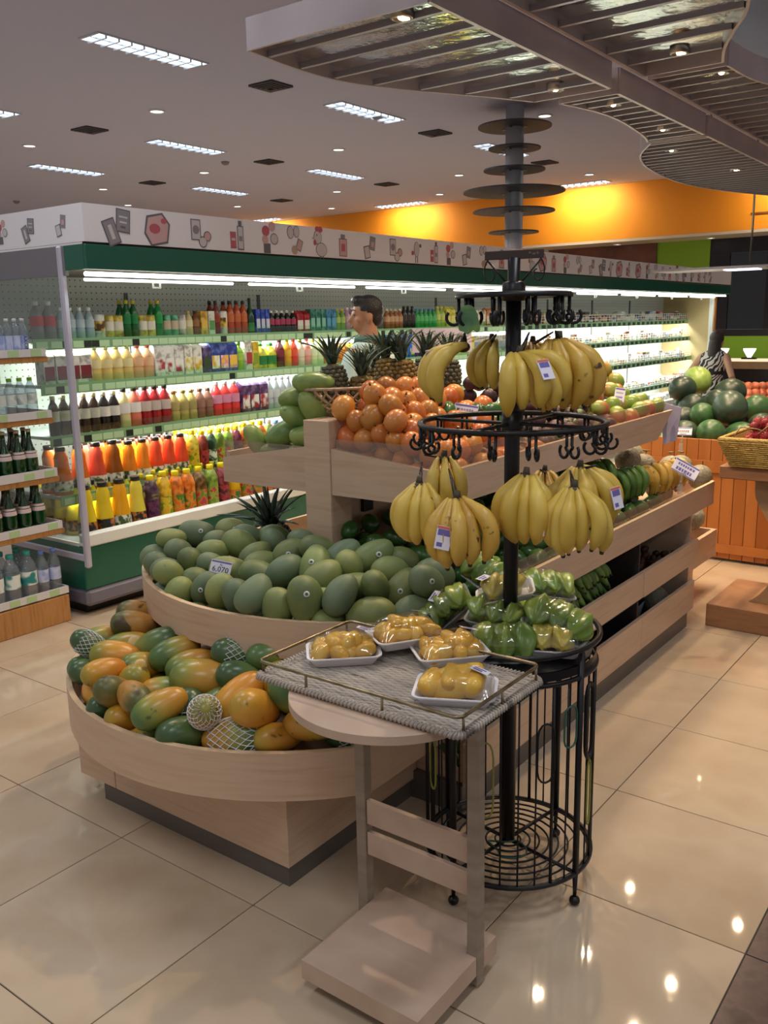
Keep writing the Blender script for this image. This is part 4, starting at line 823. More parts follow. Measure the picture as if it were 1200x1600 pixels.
NET = [netmesh(.178, .058, .2, -.55, .97), netmesh(.178, .058, .2, -.97, .6)]
psurf = lambda x, y: .505 + .125 * sm01((y - 1.56) / .46) - .03 * sm01((abs(x - CX) - .5) / .2)
PL = {'g': 'dark green', 'x': 'green and yellow', 'o': 'ripe orange yellow', 'b': 'blotchy brownish'}
cr = lambda x, y: (80 + x * .41667, 940 + y * .41667)
# (crop x, crop y, image angle of the long axis towards the stem end, lean in depth, colour class, size, net)
PAPAYAS = [(95, 250, 20, .8, 'x', .95), (122, 325, 200, 1.6, 'o', 1), (172, 150, -20, .3, 'x', .95), (243, 232, 8, .2, 'o', 1.06), (278, 148, -12, .2, 'x', 1.05), (310, 103, 8, .3, 'b', 1), (322, 76, 10, .5, 'b', .95), (393, 178, 160, .2, 'g', 1.05),
    (152, 205, 60, .3, 'g', .85, 0), (172, 270, 30, .6, 'g', .9), (218, 312, -10, .8, 'o', .9), (292, 322, 100, .5, 'o', 1.05), (380, 313, 178, .1, 'x', 1.08), (450, 222, -22, .3, 'x', 1.05), (505, 232, -18, .3, 'x', 1), (570, 280, 4, .0, 'x', 1.3), (668, 245, 15, .4, 'g', 1, 0),
    (345, 432, -28, .3, 'x', 1.05), (468, 410, 120, .2, 'g', 1.15, 0), (268, 430, 200, 1.2, 'b', .95), (230, 372, 70, .9, 'b', 1), (172, 395, 30, .8, 'g', .9), (580, 385, -42, .4, 'g', 1.02), (680, 365, -62, .1, 'o', 1.2), (805, 330, 100, .6, 'o', 1.15), (770, 455, 60, 1.0, 'o', 1.15),
    (872, 412, 75, .5, 'x', 1.05), (850, 527, 165, .2, 'x', 1.15), (628, 512, 170, .3, 'x', 1.15, 1), (527, 482, 100, .9, 'o', .95, 1), (975, 562, 0, .3, 'g', 1, 0), (1010, 492, 5, .2, 'g', 1.2), (1100, 528, 0, .3, 'g', 1), (722, 566, 0, .5, 'o', .9), (350, 245, 0, .6, 'x', .9), (445, 510, 0, .5, 'g', 1), (800, 240, 0, .4, 'x', .95), (222, 436, 10, .8, 'o', .85), (700, 300, 30, .5, 'g', 1)]
for e in PAPAYAS:
    px, py = cr(e[0], e[1]); p = hit(px, py, psurf, (-2.72, -1.48, 1.5, 2.2))
    d = imgdir(e[2], e[3]); net = e[6] if len(e) > 6 else None
    d = Vector((d.x, d.y, max(-.35, min(.45, d.z)))).normalized()
    lb = PL[e[4]] + ' papaya ' + ('sleeved in white foam net in the lower tray' if net is not None else 'lying in the lower curved tray')
    o = fruit('papaya', PAP[e[4]], p, d, lb, 'papaya', 'papayas in the lower tray', e[5] * .94, roll=1.0)
    if net is not None: link('foam_net', NET[net], o)
    elif e[:2] in ((278, 148), (850, 527), (350, 245)): sticker(o, .178, .055, '#d8b878', .026, 'oval_label')
inlow = lambda x, y: abs(x - CX) < .58 and y > 2.31 - math.sqrt(max(0, .75 ** 2 - (x - CX) ** 2)) and y < 2.1
for x, y in poisson(inlow, (-2.7, -1.5, 1.5, 2.1), .125):
    k = RN.choice('ggxxob'); fruit('papaya', PAP[k], (x, y, psurf(x, y) - .085), rdir(.15), PL[k] + ' papaya lying in the lower curved tray', 'papaya', 'papayas in the lower tray', .9)
# ---------------------------------------------------------------- mangoes in the middle tray
MG = M('mango_green', '#66764a', .5, cols=['#54653e', '#6b7846', '#7b864c', '#5f7044'], drive='noise', scale=7, detail=2, lo=.3, hi=.7, rand=.16, hrand=.012, spots=('#8a9450', 60, .72))
MGY = M('mango_yellow_green', '#7a8450', .5, cols=['#667846', '#828c52', '#8c9056'], scale=6, lo=.3, hi=.7, rand=.12, hrand=.012, spots=('#5a5a34', 40, .7))
MGB = M('mango_blue_green', '#566a52', .52, cols=['#52644a', '#667656', '#727f5a'], scale=6, lo=.3, hi=.7, rand=.12)
MAN = {k: blob(.120, .048, .044, .14, .004, 18, 14, .92, .006).mesh('mango', m) for k, m in (('g', MG), ('y', MGY), ('b', MGB))}
ML = {'g': 'deep green', 'y': 'yellowish green', 'b': 'bluish green'}
msurf = lambda x, y: .752 + .10 * sm01((y - 1.82) / .5) + .02 * math.sin(9 * x)
cm = lambda x, y: (200 + x * .41667, 750 + y * .41667)
MANGOES = [(240, 225, 5, .1, 'b', 1.05), (105, 288, 20, .6, 'b', 1), (165, 252, 0, .5, 'y', .9), (107, 332, 60, .6, 'b', 1), (187, 277, 30, .6, 'b', .95), (156, 338, 10, .6, 'b', 1), (235, 307, 80, .5, 'g', 1), (195, 400, 100, .3, 'y', 1.05), (310, 282, -5, .5, 'y', 1), (322, 225, 10, .6, 'b', .95), (395, 245, 25, .2, 'g', 1.12), (300, 335, 30, .7, 'b', .95),
    (266, 412, 110, .4, 'b', 1.05), (375, 345, 10, .3, 'y', 1.15), (360, 437, 100, .4, 'y', 1.05), (430, 442, 80, .4, 'b', 1.08), (476, 283, -35, .5, 'g', 1), (517, 356, 22, .1, 'g', 1.15), (500, 312, -15, .5, 'y', 1), (520, 457, -50, .3, 'b', 1.1), (566, 470, 92, .3, 'y', 1.08), (651, 466, 85, .2, 'g', 1.2), (550, 242, 70, .6, 'b', 1), (520, 210, 0, .6, 'g', 1), (606, 277, -25, .2, 'g', 1.1),
    (626, 341, -35, .3, 'b', 1.1), (716, 266, 15, .3, 'g', 1.05), (706, 331, -78, .2, 'y', 1.15), (745, 382, -35, .2, 'g', 1.15), (800, 302, -40, .3, 'b', 1.12), (851, 400, -15, .3, 'g', 1.1), (772, 472, -60, .4, 'b', 1.1), (869, 487, 178, .1, 'g', 1.22), (722, 452, 60, .8, 'y', .95), (910, 305, -30, .2, 'y', 1.2), (980, 342, 10, .5, 'y', 1.1), (992, 402, -50, .3, 'g', 1.12),
    (1106, 371, 5, .4, 'b', 1.1), (1106, 452, 30, .9, 'b', 1.05), (1020, 487, -12, .4, 'b', 1.1), (920, 422, 80, .7, 'g', 1), (460, 220, 20, .6, 'b', 1), (398, 192, 0, .5, 'y', 1), (150, 382, 40, .6, 'y', .95), (246, 372, 10, .7, 'g', .95), (702, 518, 10, .5, 'g', .95), (118, 398, 20, .7, 'b', .9), (850, 330, 80, .7, 'y', 1.05), (660, 245, 40, .7, 'b', 1), (955, 300, 10, .7, 'g', 1)]
for i, e in enumerate(MANGOES):
    p = hit(*cm(e[0], e[1]), msurf, (-2.72, -1.48, 1.84, 2.6)); d = imgdir(e[2], e[3]); d = Vector((d.x, d.y, max(-.6, min(.7, d.z)))).normalized()
    o = fruit('mango', MAN[e[4]], p, d, ML[e[4]] + ' mango piled in the middle curved tray', 'mango', 'mangoes in the middle tray', e[5] * 1.08)
    if i % 3 == 0 or i in (34, 37, 38): sticker(o, .120, .045)
inmid = lambda x, y: abs(x - CX) < .6 and y > 2.70 - math.sqrt(max(0, .8 ** 2 - (x - CX) ** 2)) and y < 2.35
for x, y in poisson(inmid, (-2.75, -1.45, 1.8, 2.36), .1):
    k = RN.choice('ggyb'); fruit('mango', MAN[k], (x, y, max(.69, msurf(x, y) - .07)), rdir(.3), ML[k] + ' mango piled in the middle curved tray', 'mango', 'mangoes in the middle tray', .95)
# ---------------------------------------------------------------- second-level fruit behind: avocados, pineapples
AV = M('avocado_skin', '#2f5226', .3, cols=['#24431f', '#38602a', '#4a7032'], scale=9, lo=.3, hi=.7, rand=.25, spots=('#7a8a4a', 50, .7))
AVm = blob(.105, .038, .038, .25, 0, 16, 12).mesh('avocado', AV)
asurf = lambda x, y: .715 + .18 * sm01((-1.5 - x) / .5)
for lay in (0, 1):
    for x, y in poisson(lambda x, y: True, (-2.03, -1.5, 2.44, 3.7), .088):
        fruit('avocado', AVm, (x, y, asurf(x, y) - lay * .06), rdir(.5), 'glossy green avocado heaped on the middle tray', 'avocado', 'avocados on the middle tray', RN.uniform(.9, 1.1))
PINE = M('pineapple_skin', '#6a5a34', .55, cols=['#4a4430', '#8a6f38', '#6b5a34'], scale=60, lo=.35, hi=.65, rand=.2)
PEYE = M('pineapple_eye', '#6f6446', .5, cols=['#5c5540', '#9a7a3c', '#57534a'], scale=18, rand=.25)
PLF = M('pineapple_leaf', '#33483a', .45, cols=['#28392f', '#44594a', '#5a6a58'], scale=12, rand=.2)
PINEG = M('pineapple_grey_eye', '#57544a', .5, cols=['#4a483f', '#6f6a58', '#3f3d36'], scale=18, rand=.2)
def pineparts():
    body = blob(.16, .055, .055, .05, 0, 18, 12, .7).mesh('fruit_body', PINE); eyes = MB()
    for i in range(9):
        z = -.064 + i * .016; s = math.sqrt(max(.05, 1 - (z / .085) ** 2)) ** .7
        for j in range(12):
            a = 2 * PI * (j + .5 * (i % 2)) / 12; q = MB().ball((0, 0, 0), (.0135, .0095, .006), 6, 4)
            mt = Matrix.Translation((.0545 * s * math.cos(a), .0545 * s * math.sin(a), z)) @ Euler((PI / 2, 0, a + PI / 2)).to_matrix().to_4x4()
            eyes.add([mt @ Vector(v) for v in q.v], q.f, True)
    lv = []
    for k in range(26):
        b = MB(); ln = .17 - .09 * (k / 26); sp = .35 + .75 * (1 - k / 26); z0 = .075 + .035 * k / 26
        a = k * 2.4; pts = []
        for t in range(6):
            u = t / 5; rad = .012 + ln * u * math.sin(sp * (.4 + .6 * u)); z = z0 + ln * u * math.cos(sp * (.4 + .6 * u) * .9); w = .011 * (1 - u) ** .7 + .0008
            c, s_ = math.cos(a), math.sin(a); pts.append([(rad * c - w * s_, rad * s_ + w * c, z), (rad * c + (-.003) * c, rad * s_ - .003 * s_, z - .003), (rad * c + w * s_, rad * s_ - w * c, z), (rad * c + .001 * c, rad * s_ + .001 * s_, z + .001)])
        b.loft(pts); lv.append(b.mesh('leaf', PLF))
    return body, eyes, lv
pb_, pe_, plv_ = pineparts()
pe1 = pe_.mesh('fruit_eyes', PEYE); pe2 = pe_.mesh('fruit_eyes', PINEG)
def pineapple(loc, d, sc, label, grey=False, roll=0):
    o = thing('pineapple', label, 'pineapple', loc, rotT(d, roll), sc=sc, group='pineapples')
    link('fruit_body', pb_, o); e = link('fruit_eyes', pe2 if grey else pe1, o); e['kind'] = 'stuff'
    for m_ in plv_: link('leaf', m_, o)
for (px, py, X0, dpt, g, sc, rl) in ((522, 600, -2.2, 0, True, 1.0, 0), (566, 618, -2.12, 0, False, 1.02, 1), (606, 588, -2.2, 0, False, 1.0, 2), (632, 592, -2.14, 0, False, 1.05, 3), (664, 588, -2.16, 0, True, 1.05, 4), (700, 590, -2.16, 0, True, 1.1, 5), (588, 600, -2.3, 0, False, .95, 6)):
    d_ = _f * 1398.56 + _r * (px - 600) - _u * (py - 800); p = Vector((0, 0, EYE)) + d_ * (X0 / d_.x)
    pineapple(p, (RN.uniform(-.12, .12), RN.uniform(-.12, .12), 1), sc * .95, ('grey green' if g else 'golden brown') + ' pineapple standing on the island ridge', g, rl)
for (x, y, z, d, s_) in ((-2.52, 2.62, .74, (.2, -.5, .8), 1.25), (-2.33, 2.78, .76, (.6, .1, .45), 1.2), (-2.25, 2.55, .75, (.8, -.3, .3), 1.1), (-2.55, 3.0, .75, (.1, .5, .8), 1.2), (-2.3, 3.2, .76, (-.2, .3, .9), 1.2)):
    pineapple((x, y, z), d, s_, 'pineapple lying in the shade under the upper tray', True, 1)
# pineapple basket
WK = M('pale_wicker', '#a58b74', .6, cols=['#94795f', '#b39a82', '#a08468'], scale=40)
t = thing('woven_basket', 'pale open-weave wicker basket on the island ridge', 'basket', (-2.17, 2.62, 1.30))
def bask(a, h, k): return (.115 + .05 * h) * math.cos(a), (.2 + .06 * h) * math.sin(a) + .08, .0 + .095 * h
b = MB()
for k in (0, .06, .12): b.tube([bask(2 * PI * i / 40, k, 0) for i in range(40)], .006, 5, True)
part('foot_rim', b, WK, t); part('base', MB().prism([bask(2 * PI * i / 40, 0, 0)[:2] for i in range(40)], -.004, .002), WK, t)
for sgn, nm in ((1, 'weave'), (-1, 'weave')):
    b = MB()
    for j in range(30):
        a0 = 2 * PI * j / 30; b.tube([bask(a0 + sgn * .55 * math.sin(u * PI / 2) , .1 + .95 * u, 0) for u in (0, .2, .4, .6, .8, 1)], .0045, 4)
    part(nm, b, WK, t)
part('top_rim', MB().tube([bask(2 * PI * i / 40, 1.03, 0) for i in range(40)], .006, 5, True), WK, t)
# ---------------------------------------------------------------- upper tray fruit
LM = M('long_mango_skin', '#6f8a48', .36, cols=['#587a40', '#7f9850', '#93a45a', '#64843f'], scale=7, lo=.3, hi=.7, rand=.12, hrand=.01, spots=('#4a4a30', 24, .7))
LMm = blob(.172, .049, .045, .12, .006, 18, 14, .85).mesh('long_mango', LM)
lsurf = lambda x, y: 1.185 + .2 * sm01((x + 2.56) / .4)
LMG = [(375, 690, 60, .2), (425, 688, -5, .3), (395, 665, -22, .0), (440, 675, -30, .1), (466, 690, 5, .5), (462, 667, -8, .2), (460, 640, -15, .0), (420, 645, -30, .3), (398, 652, -25, .2), (445, 620, -60, .2), (470, 628, 0, .2), (415, 632, -35, .3), (480, 610, 10, .4), (440, 603, -10, .5), (490, 645, 60, .5), (385, 673, -40, .5), (455, 655, 20, .6)]
for px, py, a, dp in LMG:
    p = hit(px, py, lsurf, (-2.54, -2.08, 2.42, 4)); d = imgdir(a, dp); fruit('long_mango', LMm, p, d, 'long pale green mango on the upper tray beside the wicker basket', 'mango', 'long mangoes on the upper tray', RN.uniform(.86, .98))
for x, y in poisson(lambda x, y: True, (-2.5, -2.2, 2.5, 3.3), .13):
    fruit('long_mango', LMm, (x, y, lsurf(x, y) - .06), rdir(.2), 'long pale green mango on the upper tray beside the wicker basket', 'mango', 'long mangoes on the upper tray', .95)
OR = M('passionfruit_orange', '#c87a34', .3, cols=['#a85a26', '#c27530', '#cf8a44'], scale=5, lo=.3, hi=.7, rand=.14, hrand=.015, spots=('#8a4a22', 30, .7))
ORm = blob(.086, .04, .04, .04, 0, 18, 12, .95).mesh('orange_passionfruit', OR)
STEM = M('dry_stem', '#6a4a2c', .7); stm = MB().lathe([(.0035, 0), (.003, .008), (.0045, .011)], 6).mesh('stem', STEM)
osurf = lambda x, y: 1.145 + .25 * sm01((-1.56 - x) / .44)
ORG = [(537, 654), (580, 655), (590, 636), (610, 662), (617, 632), (612, 608), (636, 612), (654, 630), (672, 628), (640, 635), (648, 645), (665, 643), (636, 655), (640, 676), (613, 680), (577, 678), (552, 682), (595, 682), (540, 695), (573, 700), (600, 705), (630, 700), (660, 700), (560, 660), (625, 647), (690, 655), (700, 660), (668, 660), (715, 662), (690, 690), (720, 680), (745, 680), (690, 715), (665, 718), (712, 705), (735, 700), (640, 720), (757, 665), (600, 650), (650, 608), (590, 618)]
for px, py in ORG:
    p = hit(px, py, osurf, (-2.06, -1.6, 2.43, 4)); o = fruit('orange_passionfruit', ORm, p, (RN.uniform(-.8, .8), RN.uniform(-.8, .8), .8), 'orange passionfruit heaped on the upper tray', 'fruit', 'orange passionfruit on the upper tray', RN.uniform(.95, 1.1)); link('stem', stm, o, (0, 0, .041))
for x, y in poisson(lambda x, y: True, (-1.98, -1.6, 2.42, 3.2), .08):
    fruit('orange_passionfruit', ORm, (x, y, osurf(x, y) - .055), rdir(1), 'orange passionfruit heaped on the upper tray', 'fruit', 'orange passionfruit on the upper tray', 1)
for px, py in ((745, 642), (770, 640), (700, 640), (790, 640), (782, 655), (770, 660)):
    fruit('avocado', AVm, hit(px, py, osurf, (-2.06, -1.6, 2.43, 4.5)), rdir(.5), 'green avocado on the upper tray behind the banana rack', 'avocado', 'avocados on the upper tray', .9)
MS = M('mangosteen_skin', '#3a2226', .45, cols=['#2c1a1e', '#4a2c30', '#3a2428'], scale=10, rand=.25)
MSm = MB().add(*(lambda q: (q.v, q.f, True))(blob(.062, .034, .034, 0, 0, 14, 10))).mesh('mangosteen', MS)
calyx = MB().add(*(lambda q: (q.v, q.f, True))(MB().ball((0, 0, .028), (.02, .02, .007), 8, 4))).mesh('calyx', M('mangosteen_calyx', '#5a6a3a', .5))
for lay in (0, 1):
    for x, y in poisson(lambda x, y: True, (-1.98, -1.6, 3.22, 3.95), .066):
        o = fruit('mangosteen', MSm, (x, y, osurf(x, y) - .02 - lay * .05), rdir(1), 'dark purple mangosteen piled on the upper tray', 'mangosteen', 'mangosteens on the upper tray', RN.uniform(.9, 1.1)); link('calyx', calyx, o)
AM = M('apple_mango_skin', '#a8703a', .3, cols=['#7b9440', '#8d9a46', '#a5924a', '#b0603f'], drive='z', scale=4, amt=1.1, rand=.9, lo=.1, hi=.9)
AMm = blob(.098, .043, .04, .06, .003, 16, 12).mesh('apple_mango', AM)
for lay in (0, 1):
    for x, y in poisson(lambda x, y: True, (-2.08, -1.6, 3.97, 4.5), .082):
        fruit('apple_mango', AMm, (x, y, osurf(x, y) - .01 - lay * .055), rdir(1), 'red and green round mango at the far end of the upper tray', 'mango', 'red green mangoes on the upper tray', RN.uniform(.9, 1.1))
# ---------------------------------------------------------------- melons and bananas at the far end of the middle tray
ME = M('netted_melon_skin', '#8b8572', .6, cols=['#7d7866', '#9a947f'], scale=55, detail=4, rand=.08, bump=.3, bscale=90)
MEm = blob(.15, .072, .072, 0, 0, 22, 16).mesh('netted_melon', ME)
mst = MB().tube([(0, 0, .07), (.004, 0, .088), (-.02, 0, .094), (.024, 0, .096)], .004, 5).mesh('vine_stem', M('dry_vine', '#8a7a52', .7))
mcut = MB().lathe([(.0005, .0), (.02, -.001), (.022, -.004)], 12).mesh('pale_patch', M('melon_patch', '#c4b684', .6))
for p in ((-1.75, 4.46, .90), (-1.74, 4.66, .84), (-1.85, 4.75, .88), (-1.58, 4.78, .83), (-1.52, 4.93, .76), (-1.68, 4.92, .80), (-1.62, 4.6, .72), (-1.8, 4.3, .74), (-1.95, 4.55, .82), (-1.78, 4.5, .72), (-1.9, 4.7, .72), (-1.7, 4.78, .72), (-1.95, 4.4, .9)):
    o = fruit('netted_melon', MEm, p, (RN.uniform(-.3, .3), RN.uniform(-.3, .3), 1), 'grey netted melon at the far end of the middle tray', 'melon', 'netted melons on the middle tray', RN.uniform(.9, 1)); link('vine_stem', mst, o)
o = fruit('netted_melon', MEm, (-1.68, 5.35, .435), (.2, .1, 1), 'lone netted melon on the low tray at the island far end', 'melon', None, 1.0); link('vine_stem', mst, o)
fruit('netted_melon', MEm, (-1.85, 5.28, .43), (.2, .4, 1), 'netted melon half hidden behind the lone one on the low tray', 'melon', None, 1.0)
fruit('netted_melon', MEm, (-1.56, 4.42, .185), (.2, .4, 1), 'netted melon inside the lowest opening of the island', 'melon', None, 1.0)

def where(key, rules):
    for o in PILE.get(key, []):
        for cond, txt in rules:
            if cond(o.location, o): o['label'] = ' '.join((o['label'] + ' ' + txt).split()[:16]); break
settle('papayas in the lower tray', .167, .054, .345, arclim(2.31, .755, .59, 2.10)); settle('mangoes in the middle tray', .118, .045, .642, arclim(2.70, .81, .61, 2.40))
settle('avocados on the middle tray', .105, .035, .642, boxlim(-2.02, -1.5, 2.43, 3.7)); settle('long mangoes on the upper tray', .17, .045, 1.09, boxlim(-2.47, -2.17, 2.48, 3.4))
settle('orange passionfruit on the upper tray', .086, .041, 1.09, boxlim(-2.0, -1.615, 2.44, 3.3)); settle('mangosteens on the upper tray', .062, .033, 1.08, boxlim(-2.0, -1.61, 3.2, 4.0)); settle('red green mangoes on the upper tray', .098, .042, 1.08, boxlim(-2.06, -1.62, 3.96, 4.5))
settle('netted melons on the middle tray', .15, .07, .642, boxlim(-2.0, -1.51, 4.25, 4.98), 60, .08)

hs = lambda o: any(c.name.startswith(('sticker', 'oval_label')) for c in o.children)
where('papayas in the lower tray', [(lambda p, o: hs(o), 'with an oval label'), (lambda p, o: p.y > 1.98 and p.z > .5, 'tucked under the mango tray'), (lambda p, o: p.z < .46, 'deep in the heap'), (lambda p, o: (p.x - CX) ** 2 + (p.y - 2.31) ** 2 > .68 ** 2, 'against the curved rim'), (lambda p, o: p.x > -1.85, 'below the round stand top'), (lambda p, o: 1, 'on top of the heap')])
where('mangoes in the middle tray', [(lambda p, o: hs(o) and (p.x - CX) ** 2 + (p.y - 2.7) ** 2 > .74 ** 2, 'with round sticker at the rim'), (lambda p, o: hs(o), 'with a round sticker'), (lambda p, o: p.z < .73, 'deep in the heap'), (lambda p, o: (p.x - CX) ** 2 + (p.y - 2.7) ** 2 > .74 ** 2, 'against the curved rim'), (lambda p, o: p.y > 2.25, 'beside the square post'), (lambda p, o: p.x > -1.75, 'near the starfruit packs'), (lambda p, o: p.x < -2.35, 'near the price card'), (lambda p, o: 1, 'on top of the heap')])
where('orange passionfruit on the upper tray', [(lambda p, o: p.z > 1.3, 'high against the wicker basket'), (lambda p, o: p.y < 2.52, 'behind the end board'), (lambda p, o: p.x > -1.68, 'behind the side acrylic guard'), (lambda p, o: p.y > 2.9, 'next to the mangosteens'), (lambda p, o: 1, 'in the middle')])
where('avocados on the middle tray', [(lambda p, o: p.x > -1.6, 'along the side slat'), (lambda p, o: p.y < 2.65, 'beside the square post'), (lambda p, o: p.x < -1.9, 'against the partition'), (lambda p, o: p.y > 3.3, 'near the green bananas'), (lambda p, o: 1, 'in the middle')])
where('long mangoes on the upper tray', [(lambda p, o: p.z > 1.3, 'on top'), (lambda p, o: p.y < 2.55, 'behind the end board'), (lambda p, o: 1, 'in the heap')])
# ---------------------------------------------------------------- bananas
BY = M('banana_yellow', '#ccaa42', .45, cols=['#bd9c38', '#cfae4a', '#d8bc5c'], scale=5, stretch=(1, 1, .5), lo=.3, hi=.7, rand=.06, spots=('#5a3c1a', 34, .71))
BR = M('banana_ripe', '#c4993c', .42, cols=['#b5872f', '#cba547', '#c79c3e'], scale=6, lo=.3, hi=.7, rand=.06, spots=('#4a3018', 30, .66))
BG = M('banana_green', '#4c6a2c', .42, cols=['#35551f', '#55752f', '#6a8538'], scale=6, rand=.2)
BTIP = M('banana_tip', '#2b2117', .6); BNECK = M('banana_crown', '#3f3322', .6)
def bananamesh(L_=.17, r=.022, out=.05, mat=BY, n=7, m=16):
    b = MB(); P_ = []; rad = []
    for i in range(m + 1):
        t = i / m; z = -L_ * t * (1 - .06 * t); x = .006 + out * math.sin(PI * min(1, t * .95)) ** .85
        P_.append((x, 0, z))
        rad.append(r * (.36 + .2 * t / .12 if t < .12 else .56 + .44 * sm01((t - .12) / .22) if t < .34 else 1 if t < .78 else 1 - .72 * ((t - .78) / .22) ** 1.6))
    b.tube(P_, rad, n); k = len(b.f)
    e = Vector(P_[-1]); q = MB().tube([e, e + Vector((-.004, 0, -.007))], [r * .3, r * .22], 6, mi=1); b.add(q.v, q.f, True, 1)
    return b.mesh('banana', [mat, BTIP])
BAN = {(k, o_): bananamesh(.172, .0225, o_ + .004, m) for k, m in (('y', BY), ('r', BR), ('g', BG)) for o_ in (.03, .055)}
crown = MB().ball((0, 0, -.004), (.018, .018, .014), 10, 6).tube([(0, 0, 0), (.002, 0, .024)], [.011, .007], 7).mesh('crown', BNECK)
lab = MB().box(-.019, .019, -.001, .001, -.028, .028); 
labm = lab.mesh('price_label', PAPER)
labp = MB().box(-.015, .015, -.0014, -.001, .005, .02).box(-.014, .0, -.0014, -.001, -.022, -.012).mesh('label_print', BLUEINK)
labr = MB().box(-.018, .018, -.0014, -.001, .021, .027).mesh('label_band', M('label_orange', '#d86a4a', .6))
def atpole_z(py): return 0
def img3(px, py, depth):
    d = (_f * 1398.56 + _r * (px - 600) - _u * (py - 800)) / 1398.56; return Vector((0, 0, EYE)) + d * depth
CAMAZ = math.atan2(-2.16, 1.19)    # from the rack towards the camera
def bunch(px, py, depth, n, face, spread, k, text, lean=(0, 0), sc=1, hook=None, label=None, long_=.055):
    """hand of bananas hanging from its crown; face = azimuth (deg, 0 = towards the camera, + = to the right)"""
    p = img3(px, py, depth)
    o = thing('banana_bunch', text, 'banana bunch', p, sc=sc, group=None)
    base = CAMAZ + math.radians(face); mats_ = []
    for i in range(n):
        row = i % 2 if n > 5 else 0; cnt = n
        a = base + math.radians(spread) * ((i + .5) / n - .5)
        tilt = math.radians(lean[0] * ((i + .5) / n - .5) + lean[1])
        b = link('banana', BAN[(k, .03 if row else long_)], o)
        R1 = Matrix.Rotation(a, 4, 'Z') @ Matrix.Rotation(-tilt, 4, 'Y')
        off = Vector((math.cos(a + PI / 2), math.sin(a + PI / 2), 0)) * ((i + .5) / n - .5) * .05
        mt = Matrix.Translation(off) @ R1 @ Matrix.Scale(RN.uniform(.9, 1.02), 4); b.matrix_local = mt; mats_.append((a, mt, .0605 if row else .0875))
    link('crown', crown, o)
    if label is not None:
        a_, mt, xo = min(mats_, key=lambda q: abs(q[0] - base - math.radians(label)) + (0 if q[2] > .07 else .3))
        lm = link('price_label', labm, o); lm.matrix_local = mt @ Matrix.Translation((xo, 0, -.088)) @ Matrix.Rotation(PI / 2, 4, 'Z') @ Matrix.Rotation(math.radians(RN.uniform(-8, 8)), 4, 'Y')
        link('label_print', labp, lm); link('label_band', labr, lm)
    if hook:
        h = Vector(hook) - p; part('string', MB().tube([(-.006, 0, .0), Vector((-.003, 0, 0)) + h * .5, h], .0024, 5).tube([(.006, 0, 0), Vector((.004, 0, 0)) + h * .5, h], .0024, 5), BLK, o)
    return o
# ---------------------------------------------------------------- banana rack
RX, RY = -1.178, 2.16
br = thing('banana_rack', 'black wrought iron banana rack with hook rings and round wire basket', 'rack', (RX, RY, 0))
def B_(nm, mb, m=BLK, par=None, label=None): return part(nm, mb, m, par or br, label)
BRD = .243
B_('pole', MB().lathe([(.021, .1), (.021, 1.70), (.0165, 1.705), (.0165, 1.79)], 16))
B_('collar', MB().lathe([(.03, 1.68), (.032, 1.70), (.03, 1.725), (.024, 1.73)], 16)); B_('collar', MB().lathe([(.028, 1.33), (.03, 1.345), (.028, 1.39)], 16))
LEG = [math.radians(a) for a in (-10, -100, 170, 80)]
for a in LEG:
    x, y = BRD * math.cos(a), BRD * math.sin(a)
    l = B_('leg', MB().tube([(x, y, .02), (x, y, .10)], [.005, .0085], 8).tube([(x, y, .1), (x, y, .77)], .0095, 8)); B_('foot', MB().ball((x, y, .014), (.016, .016, .014), 10, 6), BLK, l)
B_('basket_ring', MB().ring((0, 0, .1), BRD, .008, 48)); B_('basket_ring', MB().ring((0, 0, .69), BRD, .008, 48)); B_('basket_ring', MB().ring((0, 0, .772), BRD + .008, .0085, 48))
B_('basket_band', MB().loft([[(BRD * math.cos(2 * PI * j / 48), BRD * math.sin(2 * PI * j / 48), z) for j in range(48)] for z in (.70, .725)], caps=False))
for i in range(1, 9): B_('floor_ring', MB().ring((0, 0, .1), .028 * i + .01, .0032, 40, 5))
for i, a in enumerate(LEG): B_('spoke', MB().tube([(.02 * math.cos(a), .02 * math.sin(a), .1), (BRD * math.cos(a), BRD * math.sin(a), .1)], .006, 6))
for i in range(32):
    a = LEG[0] + 2 * PI * i / 32
    if i % 8 == 0: continue
    x, y = BRD * math.cos(a), BRD * math.sin(a); B_('wire', MB().tube([(x, y, .1), (x, y, .69)], .0052 if i % 4 == 2 else .0028, 6))
B_('pack_plate', MB().lathe([(.02, .715), (BRD - .012, .715), (BRD - .012, .722), (.02, .722)], 40, sm=False))
def loop(a0, zc, hz, w, m, r=.003):
    b = MB(); pts = []
    for i in range(20):
        u = 2 * PI * i / 20; a = a0 + w * math.sin(u) * (1 + .25 * math.cos(2 * u)); rr = BRD + .006; pts.append((rr * math.cos(a), rr * math.sin(a), zc + hz * math.cos(u)))
    return B_('hanging_cord', b.tube(pts, r, 5, True), m)
GC = M('green_cord', '#2a5a4a', .5); YC = M('yellow_cord', '#8a8a3a', .5)
loop(math.radians(-38), .50, .085, .13, BLK); loop(math.radians(-20), .56, .06, .12, GC); loop(math.radians(2), .33, .1, .06, YC); loop(math.radians(-75), .42, .11, .1, YC, .0028); loop(math.radians(-120), .40, .075, .08, YC)
loop(math.radians(0), .55, .11, .11, BLK, .006)
part('fallen_cord', MB().tube([(.03 + .05 * math.cos(u) + .012 * math.cos(3 * u), -.06 + .045 * math.sin(u) + .012 * math.sin(2 * u), .112) for u in [2 * PI * i / 24 for i in range(24)]], .0028, 5, True), GC, br)
